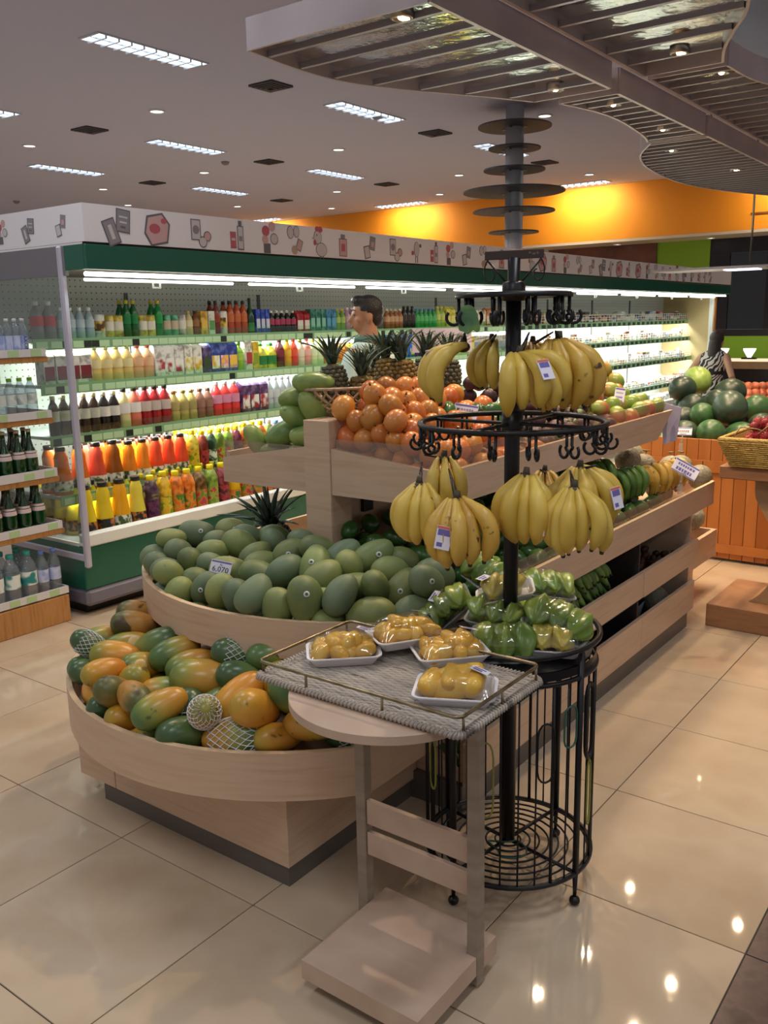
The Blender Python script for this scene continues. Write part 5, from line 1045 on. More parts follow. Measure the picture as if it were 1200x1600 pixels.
# hook rings
B_('ring_spider', MB().tube([(-.25, 0, 1.355), (.25, 0, 1.355)], .005, 6).tube([(0, -.25, 1.355), (0, .25, 1.355)], .005, 6)); B_('hook_ring', MB().ring((0, 0, 1.358), .252, .008, 56)); B_('top_disc', MB().lathe([(.023, 1.702), (.15, 1.702), (.155, 1.696), (.155, 1.688), (.14, 1.690), (.023, 1.692)], 44))
def hookmesh(l=.05, r=.0034, s=.014):
    pts = [(0, 0, 0), (0, 0, -l * .5)] + [(0, s * (1 - math.cos(u)) * .9 - .004, -l * .5 - l * .55 * u / PI - .0) for u in [PI * i / 5 * .5 for i in range(1, 5)]]
    e = pts[-1]; pts += [(0, e[1] - s + s * math.cos(u), e[2] - s * math.sin(u)) for u in [PI * 1.25 * i / 8 for i in range(1, 9)]]
    return MB().tube(pts, r, 6).mesh('hook', BLK)
hk = hookmesh(); HK = []
for i in range(16):
    a = CAMAZ + 2 * PI * (i + .5) / 16
    for s in (-1, 1): link('hook', hk, br, (.252 * math.cos(a) - .008 * s * math.sin(a), .252 * math.sin(a) + .008 * s * math.cos(a), 1.352), (0, 0, a + (PI / 2 if s > 0 else -PI / 2)), sc=1.2)
for i in range(10):
    a = CAMAZ + 2 * PI * (i + .5) / 10
    for s in (-1, 1): link('hook', hk, br, (.145 * math.cos(a) - .009 * s * math.sin(a), .145 * math.sin(a) + .009 * s * math.cos(a), 1.69), (0, 0, a + (PI / 2 if s > 0 else -PI / 2)), sc=1.4)
# sign bar and scrolls on top
ra = CAMAZ + PI / 2; BRN = M('brown_sign_bar', '#3b2a25', .5)
sb = part('sign_bar', MB().box(-.078, .078, -.006, .006, 0, .022, b=.001), BRN, br, loc=(0, 0, 1.787), rot=(0, 0, ra - .25))
part('worn_print', MB().box(.04, .046, -.0066, -.006, .012, .017).box(.05, .058, -.0066, -.006, .009, .014).box(.061, .066, -.0066, -.006, .01, .016), M('bar_print', '#6f6152', .6), sb)
for s in (-1, 1):
    pts = [(s * .015, 0, -.05 - .015), (s * .07, 0, -.004)]; sp = [(s * (.07 + .008 - .02 * (1 - u / 7) * (1 - math.cos(u)) * .9 + .0), 0, -.004 - .055 * math.sin(u * .5) ** 1 + .0) for u in (0,)]
    spiral = [(s * (.062 + (.018 - .0016 * k) * math.cos(.6 + k * .5)), 0, -.03 + (.03 - .0026 * k) * math.sin(.6 + k * .5)) for k in range(0, 11)]
    part('scroll', MB().tube(pts, .0025, 5).tube([(s * .07, 0, 0)] + [(p[0], 0, p[2]) for p in [(s * (.062 + (.022 - .0018 * k) * math.cos(.9 - k * .55)), 0, -.034 + (.034 - .0028 * k) * math.sin(.9 - k * .55)) for k in range(0, 11)]], .002, 5), BLK, br, loc=(0, 0, 1.787), rot=(0, 0, ra - .25))
def hp(face, R_, z):    # a hook end, seen from the camera side
    a = CAMAZ + math.radians(face); return (RX + R_ * math.cos(a), RY + R_ * math.sin(a), z)
D0 = 2.42
bunch(724, 540, 2.36, 3, -65, 50, 'y', 'two-toned large bananas hanging at the rack top pointing away from the pole', (0, 26), 1.02, hp(-60, .145, 1.60))
bunch(768, 533, 2.44, 3, -30, 60, 'y', 'yellow bananas hanging behind at the rack top by the pole', (0, 5), .85, hp(-20, .12, 1.60))
bunch(812, 555, 2.24, 6, 45, 120, 'y', 'yellow banana bunch with white price label on the rack top ring', (25, 32), 1.0, hp(15, .15, 1.60), -25)
bunch(873, 533, 2.30, 9, 40, 150, 'r', 'large spotted banana bunch filling the rack top ring beside the labelled one', (20, 12), 1.08, hp(45, .15, 1.60))
bunch(832, 538, 2.5, 6, 20, 130, 'r', 'spotted banana bunch tucked behind the others on the top ring', (20, 10), .95, hp(60, .12, 1.60))
bunch(655, 758, 2.25, 6, -25, 150, 'y', 'greenish yellow banana bunch with label on the lower ring, farthest from the pole', (20, 6), .95, hp(-75, .25, 1.26), -40)
bunch(694, 716, 2.42, 3, 10, 60, 'y', 'single row of bananas hung above a labelled bunch on the lower ring', (0, 8), .95, hp(-72, .25, 1.28))
bunch(714, 782, 2.18, 6, 20, 130, 'r', 'brown-spotted banana bunch with label hung lowest on the lower ring', (24, 16), 1.0, hp(-40, .25, 1.26), -32)
bunch(822, 745, 2.2, 6, -20, 130, 'y', 'smooth yellow banana bunch beside the pole on the lower ring', (16, 8), 1.0, hp(5, .25, 1.26))
bunch(906, 733, 2.34, 9, 10, 170, 'y', 'wide full banana bunch on the lower ring with small price tag', (24, 10), 1.02, hp(60, .25, 1.26), 30)
bunch(897, 765, 2.14, 6, 0, 140, 'y', 'front banana bunch with price tag below the wide full one', (24, 10), .98, hp(35, .25, 1.26), -60)
bunch(851, 738, 2.5, 4, 0, 90, 'r', 'small old banana bunch behind on the lower ring', (10, 6), .85, hp(20, .2, 1.26))
# plastic leaf hung on the top ring
tag(part('plastic_leaf', MB().prism(smooth([(-.02, .03), (0, .038), (.018, .025), (.03, -.02), (.022, -.032), (.012, -.026), (.0, -.036), (-.012, -.03), (-.026, -.02), (-.02, .03)], 4), -.006, .006), M('leaf_green_plastic', '#4c7a52', .4, cols=['#3f6a4a', '#5f8a5a', '#86a04a'], scale=20), loc=img3(732, 500, 2.3), rot=(PI / 2, 0, CAMAZ + PI / 2)), 'small green artificial leaf hung from the rack top ring', 'decoration')
# green bananas inside the island openings and on the tray
def ghand(x, y, z, k, n, rz, text, grp, tilt=90, sc=1):
    o = thing('banana_hand', text, 'banana bunch', (x, y, z), (0, math.radians(tilt), rz), sc=sc, group=grp)
    for i in range(n):
        b = link('banana', BAN[(k, .03 if i % 2 else .055)], o); b.matrix_local = Matrix.Translation((0, (i - n / 2) * .026, 0)) @ Matrix.Rotation((i - n / 2) * .05, 4, 'X') @ Matrix.Rotation(RN.uniform(-.1, .1), 4, 'Y')
    link('crown', crown, o)
for i, (x, y) in enumerate(((-1.66, 3.05), (-1.66, 3.3), (-1.68, 2.8), (-1.67, 3.52), (-1.68, 2.55))): [ghand(x + .03, y, zz, 'g', 8, 0, 'dark green banana hand inside the upper opening of the island', 'green bananas in the island openings', -82) for zz in (.42, .48, .54)]
for i, (x, y) in enumerate(((-1.66, 2.75), (-1.66, 3.0), (-1.66, 2.5))): [ghand(x + .02, y, zz, 'g', 8, 0, 'dark green banana hand inside the lowest opening of the island', 'green bananas in the lowest opening', -82) for zz in (.15, .21, .27)]
for x, y, z, k, n, txt in ((-1.6, 3.72, .86, 'g', 7, 'dark green banana hand next to the avocados'), (-1.54, 3.98, .80, 'g', 7, 'green banana hand propped before the melons'), (-1.53, 4.27, .775, 'r', 7, 'over-ripe yellow banana hand propped before the melons'), (-1.52, 4.52, .765, 'r', 6, 'small brown-spotted banana hand below the price card')):
    ghand(x, y, z, k, n, PI - .2, txt + ' on the middle tray', None, -148, .9)
for lay in (0, 1, 2):
    for x, y in poisson(lambda x, y: True, (-2.0, -1.52, 3.7, 4.2), .088): fruit('avocado', AVm, (x, y, asurf(x, y) + .03 - lay * .06), rdir(.5), 'green avocado beneath the green banana hands', 'avocado', 'avocados beneath the banana hands', 1)
SN = M('snakefruit_skin', '#4a2c22', .5, cols=['#3a211a', '#5a3628'], scale=60, rand=.2); SNm = blob(.05, .022, .022, .3).mesh('snake_fruit', SN)
for x, y in poisson(lambda x, y: True, (-1.75, -1.49, 3.95, 4.55), .05): fruit('snake_fruit', SNm, (x, y, .375 + RN.random() * .05), rdir(.8), 'small brown snake fruit inside the island opening', 'fruit', 'snake fruit in the island opening', 1)
tag(part('paper_card', MB().box(-.08, .08, -.0015, .0015, -.07, .07), M('pale_blue_card', '#8f96a8', .6), loc=(-1.53, 4.08, .185), rot=(.25, 0, PI / 2 + .1)), 'pale blue paper sheet leaning inside the lowest opening', 'paper')
# ---------------------------------------------------------------- wooden tray stand
SW = M('pinkish_pale_wood', '#b59a86', .5, cols=['#ab907c', '#bfa592', '#b39884'], scale=4, stretch=(1, 1, 1), lo=.3, hi=.7, spots=('#5a4438', 22, .74))
SWE = M('greyish_wood_post', '#8a7b6c', .55, cols=['#807162', '#958676'], scale=4, stretch=(1, 1, 8))
ts = thing('tray_stand', 'small wooden stand with round top, two posts and a square base', 'stand', (-1.17, 1.6, 0))
def S_(nm, mb, m, par=None): mb.v = [(v[0] + 1.17, v[1] - 1.6, v[2]) for v in mb.v]; return part(nm, mb, m, par or ts)
S_('foot_block', MB().box(-1.315, -1.03, 1.455, 1.74, 0, .038), M('dark_stand_foot', '#4a3f38', .6))
S_('base_board', MB().prism([(-1.345, 1.415), (-.995, 1.415), (-.995, 1.671), (-1.025, 1.671), (-1.025, 1.706), (-.995, 1.706), (-.995, 1.77), (-1.345, 1.77)], .038, .09), SW)
S_('post', MB().box(-1.379, -1.347, 1.685, 1.717, .03, .722, b=.002), SWE); S_('post', MB().box(-1.024, -.992, 1.672, 1.705, .006, .722, b=.002), SWE)
S_('cross_slat', MB().box(-1.346, -1.025, 1.69, 1.705, .325, .395, b=.0015), SW); S_('cross_slat', MB().box(-1.346, -1.025, 1.69, 1.705, .235, .302, b=.0015), SW)
S_('top_brace', MB().box(-1.346, -1.025, 1.69, 1.705, .67, .722), SWE)
S_('round_top', MB().lathe([(.248, .7225), (.25, .724), (.25, .745), (.248, .746)], 64, (-1.232, 1.653, 0), sm=False), [SW])
# wicker tray with brass rail
WKG = M('whitewashed_wicker', '#a5998c', .6, cols=['#83786e', '#a89c90', '#b8ada1', '#9d9186'], scale=5, detail=4, stretch=(.6, 1.6, 1), lo=.25, hi=.6, spots=('#57504a', 7, .64))
BRASS = M('worn_brass_rail', '#8a7a5c', .3, metal=.9, cols=['#6b5c40', '#a89a80'], scale=20)
TX0, TX1, TY0, TY1, TZ = -1.555, -.945, 1.518, 1.897, .748
wt = thing('wicker_tray', 'whitewashed wicker tray with a thin brass rail on the stand', 'tray', ((TX0 + TX1) / 2, (TY0 + TY1) / 2, TZ))
def W_(nm, mb, m, par=None): mb.v = [(v[0] - (TX0 + TX1) / 2, v[1] - (TY0 + TY1) / 2, v[2] - TZ) for v in mb.v]; return part(nm, mb, m, par or wt)
W_('tray_base', MB().box(TX0 + .004, TX1 - .004, TY0 + .004, TY1 - .004, TZ, TZ + .007), WKG)
nst = 48
for i in range(nst):      # woven reeds running along the tray
    y = TY0 + .008 + (TY1 - TY0 - .016) * (i + .5) / nst; ph = i % 2
    W_('reed', MB().tube([(TX0 + .006 + (TX1 - TX0 - .012) * j / 30, y, TZ + .0075 + .0016 * math.sin(PI * (j + ph))) if False else (TX0 + .006 + (TX1 - TX0 - .012) * j / 30, y, TZ + .008 + (.0014 if (j + ph) % 2 else -.0006)) for j in range(31)], .0036, 5), WKG)
for i in range(15): W_('stake', MB().tube([(TX0 + .02 + (TX1 - TX0 - .04) * i / 14, TY0 + .005, TZ + .0085), (TX0 + .02 + (TX1 - TX0 - .04) * i / 14, TY1 - .005, TZ + .0085)], .0026, 5), WKG)
def rrect(x0, x1, y0, y1, z, r, n=5):
    pts = []
    for cx, cy, a in ((x1 - r, y0 + r, -PI / 2), (x1 - r, y1 - r, 0), (x0 + r, y1 - r, PI / 2), (x0 + r, y0 + r, PI)):
        pts += [(cx + r * math.cos(a + PI / 2 * i / n), cy + r * math.sin(a + PI / 2 * i / n), z) for i in range(n + 1)]
    return pts
W_('braided_edge', MB().tube(rrect(TX0, TX1, TY0, TY1, TZ + .006, .02), .0075, 6, True), WKG)
bd = MB(); E_ = rrect(TX0, TX1, TY0, TY1, TZ + .006, .02)
for i in range(len(E_)):
    a, b2 = Vector(E_[i]), Vector(E_[(i + 1) % len(E_)]); n_ = max(1, int((b2 - a).length / .011))
    for k in range(n_):
        c = a.lerp(b2, k / n_); t_ = (b2 - a).normalized(); s_ = t_.cross(Vector((0, 0, 1)))
        bd.tube([c + s_ * .0085 - t_ * .004 - Vector((0, 0, .004)), c + s_ * .006 + Vector((0, 0, .007)), c - s_ * .006 + t_ * .004 + Vector((0, 0, .007)), c - s_ * .0085 + t_ * .005 - Vector((0, 0, .003))], .0034, 4)
o = W_('edge_wrapping', bd, WKG); o['kind'] = 'stuff'
W_('rail', MB().tube(rrect(TX0 + .004, TX1 - .004, TY0 + .004, TY1 - .004, .796, .02), .0045, 8, True), BRASS)
for x, y in [(TX0 + .005, TY0 + .02), (TX1 - .005, TY0 + .02), (TX0 + .005, TY1 - .02), (TX1 - .005, TY1 - .02)] + [(TX0 + (TX1 - TX0) * f_, TY0 + .004) for f_ in (.27, .65)] + [(TX0 + (TX1 - TX0) * f_, TY1 - .004) for f_ in (.33, .66)] + [(TX0 + .004, (TY0 + TY1) / 2), (TX1 - .004, (TY0 + TY1) / 2)]:
    W_('rail_post', MB().tube([(x, y, TZ + .004), (x, y, .796)], .0036, 6), BRASS)
# ---------------------------------------------------------------- wrapped fruit packs
FOAM = M('white_foam', '#dfdce2', .6); WRAP = clear_mat('cling_wrap', '#fbfbf8', .5, .07)
def rr2(w, l, r, z, n=4): return [(x, y, z) for x, y, _ in rrect(-w / 2, w / 2, -l / 2, l / 2, 0, r, n)]
foamtray = MB().loft([rr2(.135, .085, .012, 0), rr2(.165, .115, .018, .022), rr2(.172, .122, .02, .0225), rr2(.172, .122, .02, .025), rr2(.16, .11, .017, .0245), rr2(.128, .078, .011, .004)], sm=False).mesh('foam_tray', FOAM)
JF = M('jackfruit_flesh', '#d8a53c', .3, cols=['#cc932c', '#dfae44', '#e6bd58'], scale=12, rand=.1, spec=.6)
jp = [blob(.062, .022, .019, .15, .006, 12, 10, .75).mesh('jackfruit_piece', JF), blob(.1, .031, .026, .15, .01, 12, 10, .7).mesh('jackfruit_piece', JF)]
def wrapmesh(w, l, h):
    n, m = 18, 12; V = []; F_ = []
    for i in range(m + 1):
        for j in range(n + 1):
            x, y = -w / 2 + w * j / n, -l / 2 + l * i / m; e = (1 - abs(2 * x / w) ** 3.2) * (1 - abs(2 * y / l) ** 3.2); V.append((x, y, .0255 + h * max(0, e) ** .6 + .0022 * math.sin(37 * x + 80 * y) * e + .0016 * math.sin(143 * x - 60 * y) * e))
    for i in range(m):
        for j in range(n): a = i * (n + 1) + j; F_.append((a, a + 1, a + n + 2, a + n + 1))
    return MB().add(V, F_, True).mesh('cling_wrap', WRAP, recalc=False)
wr1 = wrapmesh(.154, .104, .042)
stk = MB().box(-.02, .02, -.014, .014, 0, .0006).mesh('price_label', PAPER); stkp = MB().box(-.014, .006, -.009, -.002, .0006, .0009).box(-.014, .012, .002, .008, .0006, .0009).mesh('label_print', BLUEINK)
def pack(loc, rot, text, seed, big=False, lb=(.055, .03)):
    rn = random.Random(seed); o = thing('jackfruit_pack', text, 'fruit pack', loc, rot, sc=1.14); link('foam_tray', foamtray, o)
    if big: sp = [(-.045, 0, .03, 1.45, 1), (-.005, .005, .036, 1.6, 1), (.035, 0, .032, 1.5, 1), (.0, -.02, .034, .1, 1), (.01, .025, .034, .2, 1)]
    else: sp = [(x * .036 + rn.uniform(-.005, .005), y * .022 + rn.uniform(-.004, .004), .024 + rn.uniform(0, .006), rn.uniform(0, 3), 0) for x in (-1.3, -.45, .45, 1.3) for y in (-1.1, 0, 1.1)] + [(rn.uniform(-.038, .038), rn.uniform(-.018, .018), .042, rn.uniform(.6, 2.4), 0) for _ in range(6)]
    for x, y, z, a, k in sp: link('jackfruit_piece', jp[k], o, (x, y, z), rotT((math.cos(a), math.sin(a), rn.uniform(-.2, .3)), rn.random() * 6))
    link('cling_wrap', wr1, o); l = link('price_label', stk, o, (lb[0], lb[1], .06), (rn.uniform(-.3, -.1), .25, rn.uniform(-.5, .2))); link('label_print', stkp, l)
TT = TZ + .013
pack(Vector(hit(537, 1030, lambda x, y: TT)), (0, 0, .75), 'wrapped jackfruit pack alone at the far corner of the wicker tray', 1)
p = hit(633, 1003, lambda x, y: TT + .02); pack(p, (0.0, .0, 1.0), 'wrapped jackfruit pack leaning highest by the mango tray', 2)
p = hit(703, 1030, lambda x, y: TT); pack(p, (0, 0, .85), 'wrapped pack of many small jackfruit pieces beside the starfruit', 3)
p = hit(712, 1090, lambda x, y: TT); pack(p, (0.05, 0, .45), 'wrapped pack of large jackfruit slabs at the rail corner', 4, True, (.05, .01))
SF = M('starfruit_green', '#7f9a48', .28, cols=['#567832', '#7a943e', '#8f9e42'], scale=7, rand=.15, spec=.6); SFY = M('starfruit_ripe', '#a89e46', .28, cols=['#90903c', '#bcac50', '#a8904a'], scale=7, rand=.15, spec=.6)
def starmesh(m_, L_=.125, r=.045):
    rings = []
    for i in range(13):
        t = min(max(i / 12, .02), .98); s = math.sin(PI * t) ** .7
        rings.append([(r * s * (1.0 if j % 4 == 0 else .82 if j % 2 else .66) * math.cos(2 * PI * j / 20), r * s * (1.0 if j % 4 == 0 else .82 if j % 2 else .66) * math.sin(2 * PI * j / 20), (t - .5) * L_) for j in range(20)])
    return MB().loft(rings).mesh('starfruit', m_)
sfm = [starmesh(SF), starmesh(SFY)]
wr2 = wrapmesh(.158, .108, .056); CLT = clear_mat('clear_tray_plastic', '#eef2f0', .6, .08, '#d8dedc', .35)
cltray = MB().loft([rr2(.135, .085, .012, 0), rr2(.165, .115, .018, .022), rr2(.172, .122, .02, .0225), rr2(.172, .122, .02, .025), rr2(.16, .11, .017, .0245), rr2(.128, .078, .011, .004)], sm=False).mesh('clear_tray', CLT)
def starpack(loc, rot, text, k, tr, n=3, lb=None, sc=1.0):
    o = thing('starfruit_pack', text, 'fruit pack', loc, rot, sc=sc); link('foam_tray' if tr else 'clear_tray', foamtray if tr else cltray, o)
    for i in range(n): link('starfruit', sfm[k], o, ((i - (n - 1) / 2) * .05, RN.uniform(-.006, .006), .042), rotT((RN.uniform(-.2, .2), 1, RN.uniform(-.1, .1)), RN.random() * 3))
    link('cling_wrap', wr2, o)
    if lb: l = link('price_label', stk, o, (lb[0], lb[1], .08), (.1, .1, lb[2])); link('label_print', stkp, l)
Lk = lambda px, py, z: hit(px, py, lambda x, y: z)
starpack(Lk(785, 1012, .745), (.75, 0, CAMAZ + PI / 2 + .1), 'green starfruit pack in clear tray standing at the basket front', 0, False)
starpack(Lk(868, 985, .775), (.25, .3, .2), 'large green starfruit pack in clear tray at the basket rim', 0, False, 3, None, 1.1)
starpack(Lk(708, 960, .765), (.35, -.75, .55), 'green starfruit pack with white price label tilted against the mangoes', 0, False, 3, (0, .02, .6))
starpack(Lk(792, 935, .84), (.1, -.25, .55), 'yellowish starfruit pack in white foam tray on top of the pile', 1, True, 2, (-.05, .0, .8))
starpack(Lk(775, 975, .775), (.15, .1, .3), 'green starfruit pack lying in the middle of the basket', 0, False)
starpack(Lk(765, 905, .80), (.5, .2, -.4), 'green starfruit pack behind the pole in the basket', 0, True)
starpack(Lk(850, 930, .79), (.2, .2, .9), 'green starfruit pack at the back of the basket', 0, False)
starpack(Lk(862, 1018, .735), (.05, .0, .4), 'ripe brownish starfruit pack low in the basket', 1, True, 2)
starpack((-1.28, 2.28, .735), (0, 0, .9), 'starfruit pack at the bottom of the basket', 0, True)
# ---------------------------------------------------------------- price cards
def card(p, w, h, facing, lines, text, stand=True, tilt=-.25, roll=0):
    o = thing('price_card', text, 'price sign', p, (0, 0, facing + PI / 2))
    c = part('card', MB().box(-w / 2, w / 2, -.001, .001, 0, h, b=.0004), PAPER, o, loc=(0, 0, .0), rot=(tilt, roll, 0))
    part('card_band', MB().box(-w / 2 + .002, w / 2 - .002, -.0016, -.001, h * .86, h * .97), BLUEINK, c)
    for s, sz, yy_, m_ in lines:
        if s: link('lettering', textmesh(s, sz, m_), c, (0, -.0016, yy_), (PI / 2, 0, 0))
        else:      # print too faint to read: a row of small strokes
            q = MB(); x_ = -w * .34
            while x_ < w * .3: l_ = RN.uniform(.05, .11) * w; q.box(x_, x_ + l_, -.0016, -.001, yy_ - sz * .3, yy_ + sz * .3); x_ += l_ + w * .03
            part('print_line', q, m_, c)
    part('card_band', MB().box(-w / 2 + .002, w / 2 - .002, -.0016, -.001, h * .02, h * .08), BLUEINK, c)
    if stand: part('clip_stem', MB().tube([(0, .0, .005), (-.004, 0, -.03), (-.008, .004, -.05)], .004, 6).box(-.018, .018, -.004, .004, -.002, .012).ball((-.005, 0, -.035), .006, 8, 6).box(-.02, .004, -.005, .009, -.1, -.05), CLIP, o)
    return o
card(hit(342, 900, lambda x, y: .80), .072, .052, CAMAZ + .05, [('6,070', .026, .022, INK), ('Rp', .008, .038, BLUEINK)], 'white price card reading 6,070 clipped to the mango tray', True, -.35, .2)
p = Vector((-2.05, 2.95, 1.40)); d_ = _f * 1398.56 + _r * (680 - 600) - _u * (585 - 800); p = Vector((0, 0, EYE)) + d_ * (-2.0 / d_.x)
card(p, .05, .10, CAMAZ, [(None, .012, .078, INK), (None, .009, .055, BLUEINK), (None, .016, .025, BLUEINK)], 'tall white price card among the pineapples', True, -.1, -.15)
for px, py, sf, t_, w_, h_ in ((725, 660, osurf, 'white price card lying on the passionfruit behind the ring', .09, .06), (966, 632, osurf, 'small white price card on the red green mangoes', .05, .075), (1030, 632, osurf, 'tall white price card at the far end of the upper tray', .05, .1)):
    p = hit(px, py, sf, (-2.06, -1.6, 2.43, 4.6)); card(p + Vector((0, 0, .01)), w_, h_, CAMAZ - .1, [(None, .016, h_ * .35, BLUEINK), (None, .012, h_ * .65, GREYINK)], t_, True, -.4, .15)
card(hit(1066, 742, lambda x, y: .86), .13, .075, CAMAZ - .2, [(None, .022, .05, BLUEINK), (None, .03, .022, BLUEINK)], 'white price card pair over the spotted bananas', True, -.7, .5)
card(hit(627, 722, lambda x, y: 1.15), .04, .035, CAMAZ, [(None, .01, .018, GREYINK)], 'small blank card taped on the acrylic guard', False, 0)
card(hit(1067, 680, lambda x, y: .93), .1, .05, CAMAZ - .3, [(None, .025, .025, GREYINK)], 'plain white price card below the watermelons', True, -.5)
tag(part('sign_board', MB().box(-.2, .2, -.004, .004, 0, .16), M('lilac_board', '#c9bccb', .6), loc=(-3.35, 5.15, 1.42), rot=(0, 0, CAMAZ + PI / 2)), 'blank lilac back of a sign board behind the pineapples', 'sign')
tag(part('sign_post', MB().tube([(-3.35, 5.17, 0), (-3.35, 5.17, 1.56)], .012), STEEL), 'thin steel post carrying the lilac sign board', 'post')
tag(part('plastic_sheet', MB().add([(-1.62, 4.55, 1.2), (-1.53, 4.60, 1.17), (-1.55, 4.60, 1.0), (-1.6, 4.55, .98), (-1.62, 4.556, 1.2), (-1.53, 4.606, 1.17), (-1.55, 4.606, 1.0), (-1.6, 4.556, .98)], [(0, 1, 2, 3), (7, 6, 5, 4), (0, 4, 5, 1), (1, 5, 6, 2), (2, 6, 7, 3), (3, 7, 4, 0)]), M('lilac_sheet', '#b3a9bf', .5)), 'lilac grey price sheet hanging at the upper tray far end', 'sign')
# ---------------------------------------------------------------- watermelon bin
OW = M('orange_varnished_plank', '#a8622c', .4, cols=['#985624', '#b47038', '#a05e2a'], scale=4, stretch=(1, 1, .1), lo=.3, hi=.7)
BX0, BX1, BY0, BY1 = -2.45, -.35, 6.05, 7.4
wb_ = thing('watermelon_bin', 'orange plank bin filled with watermelons', 'bin', (-1.4, 6.7, 0))
pl = MB().box(0, .078, 0, .018, 0, .80, b=.002).mesh('plank', OW)
n = 0; x = BX0
while x < BX1 - .05: link('plank', pl, wb_, (x + 1.4, BY0 - 6.7, .02)); x += .081; n += 1
y = BY0 + .02
while y < BY1 - .05: link('plank', pl, wb_, (BX0 + 1.4, y - 6.7, .02), (0, 0, PI / 2)); y += .081
part('rail', MB().box(BX0 + 1.4 - .01, BX1 + 1.4, BY0 - 6.7 - .012, BY0 - 6.7 - .001, .60, .68), OW, wb_); part('rail', MB().box(BX0 + 1.4 - .01, BX1 + 1.4, BY0 - 6.7 - .012, BY0 - 6.7 - .001, .06, .12), OW, wb_)
part('bin_floor', MB().box(BX0 + 1.42, BX1 + 1.4, BY0 - 6.66, BY1 - 6.7, .55, .57), OW, wb_)
WD = M('watermelon_dark', '#24352a', .35, cols=['#1f2e28', '#2d4030', '#35483a'], scale=4, rand=.2); WG = M('watermelon_striped', '#3f6a34', .35, cols=['#27452a', '#3d5f36', '#2f5030'], scale=5, stretch=(3, 3, .4), rand=.2); WL = M('watermelon_light', '#86a84a', .35, cols=['#5f8438', '#94ac58', '#7a9a44'], scale=5, stretch=(3, 3, .4))
wm = {k: blob(.27, .118, .118, 0, 0, 24, 18, .95).mesh('watermelon', m_) for k, m_ in (('d', WD), ('g', WG), ('l', WL))}
WMT = {'d': 'black green watermelon piled in the orange bin', 'g': 'green striped watermelon piled in the orange bin', 'l': 'pale lime watermelon crowning the pile'}
for px, py, D, k, s in ((1100, 592, 7.3, 'l', 1.0), (1080, 632, 6.9, 'd', .9), (1138, 638, 6.5, 'd', 1.15), (1145, 612, 7.1, 'd', 1.0), (1122, 630, 6.9, 'd', .95), (1096, 650, 6.6, 'g', .85), (1110, 678, 6.4, 'g', .95), (1062, 680, 6.5, 'd', .9), (1157, 680, 6.4, 'g', .9), (1182, 640, 6.8, 'g', 1.0), (1190, 668, 6.5, 'd', .9), (1052, 610, 7.0, 'd', .9), (1040, 690, 6.5, 'g', .8), (1075, 655, 6.7, 'd', .9), (1195, 690, 6.4, 'g', .9), (1150, 655, 6.9, 'd', .9), (1060, 640, 7.1, 'g', .9)):
    p = img3(px, py, D); fruit('watermelon', wm[k], p, rdir(.6), WMT[k], 'watermelon', 'watermelons in the orange bin', s * .92)
settle('watermelons in the orange bin', .25, .108, .57, boxlim(-2.33, -.5, 6.2, 7.3))
# red-orange netted fruit packs behind
PKF = M('wrapped_pear_orange', '#b8573a', .3, cols=['#a8452e', '#c9714e', '#d89a80'], scale=14, rand=.15)
pk = blob(.1, .048, .048, .1).mesh('wrapped_fruit', PKF)
cnt = thing('low_counter', 'dark low counter behind the watermelons', 'counter', (-1.3, 8.2, 0))
part('body', MB().box(-.7, 1.4, -.45, .45, 0, .86, b=.01), M('counter_dark', '#2a2826', .5), cnt)
for i in range(15):
    p = img3(1158 + (i % 5) * 11, 604 + (i // 5) * 11, 8.1 - (i // 5) * .1); fruit('wrapped_fruit', pk, p, rdir(1), 'orange red wrapped fruit heaped behind the watermelons', 'fruit', 'wrapped fruit behind the watermelons', .95)
# ---------------------------------------------------------------- pedestal table with basket
TW = M('red_brown_wood', '#8a5f40', .45, cols=['#7a5034', '#9a6e4c', '#855a3c'], scale=3, stretch=(1, 1, 6), lo=.3, hi=.7); TWL = M('pale_table_wood', '#a98762', .45, cols=['#9c7a56', '#b4936e'], scale=4, stretch=(1, 1, 1))
tb = thing('pedestal_table', 'wooden table on a curved slab pedestal with heavy foot', 'table', (-1.0, 5.0, 0))
part('foot', MB().box(-.375, .6, -.31, .25, 0, .125, b=.004), TW, tb)
curve = smooth([(-.20, .126), (-.14, .18), (-.085, .28), (-.075, .40), (-.10, .52), (-.16, .62), (-.20, .70), (-.205, .80)], 4)
part('pedestal', MB().loft([[(x, -.16, z), (.5, -.16, z), (.5, .1, z), (x, .1, z)] for x, z in curve], sm=False), TWL, tb)
part('top_slab', MB().box(-.36, .6, -.27, .3, .80, .865, b=.004), TW, tb)
YB = M('yellow_wicker', '#b09046', .6, cols=['#8f7030', '#c0a055', '#a88840'], scale=60, stretch=(1, 1, 2), bump=.6, bscale=80)
bk = thing('wicker_basket', 'square yellow wicker basket holding red rambutans on the table', 'basket', (-1.07, 4.95, .866))
def sq(w, z): return [(-w, -w, z), (w, -w, z), (w, w, z), (-w, w, z)]
part('basket_wall', MB().loft([sq(.23, 0), sq(.285, .14), sq(.27, .14), sq(.215, .01)], sm=False), YB, bk)
part('rim_braid', MB().tube([(x, y, .145) for x, y, _ in sq(.28, 0)], .013, 6, True), YB, bk)
for i in range(13): part('woven_band', MB().tube([(x, y, .006 + i * .0105) for x, y, _ in sq(.233 + .0042 * i, 0)], .006, 6, True), YB, bk)
RB = M('rambutan_red', '#8f1f2a', .6, cols=['#7a1420', '#a83038'], scale=20, rand=.2); q = blob(.05, .023, .023)
for i in range(70):
    a, c = i * 2.4, -.95 + 1.9 * i / 69; s = math.sqrt(1 - c * c); d_ = Vector((s * math.cos(a), s * math.sin(a), c)); q.tube([d_ * .022, d_ * .034 + Vector((.004, .002, 0))], [.0016, .0006], 3)
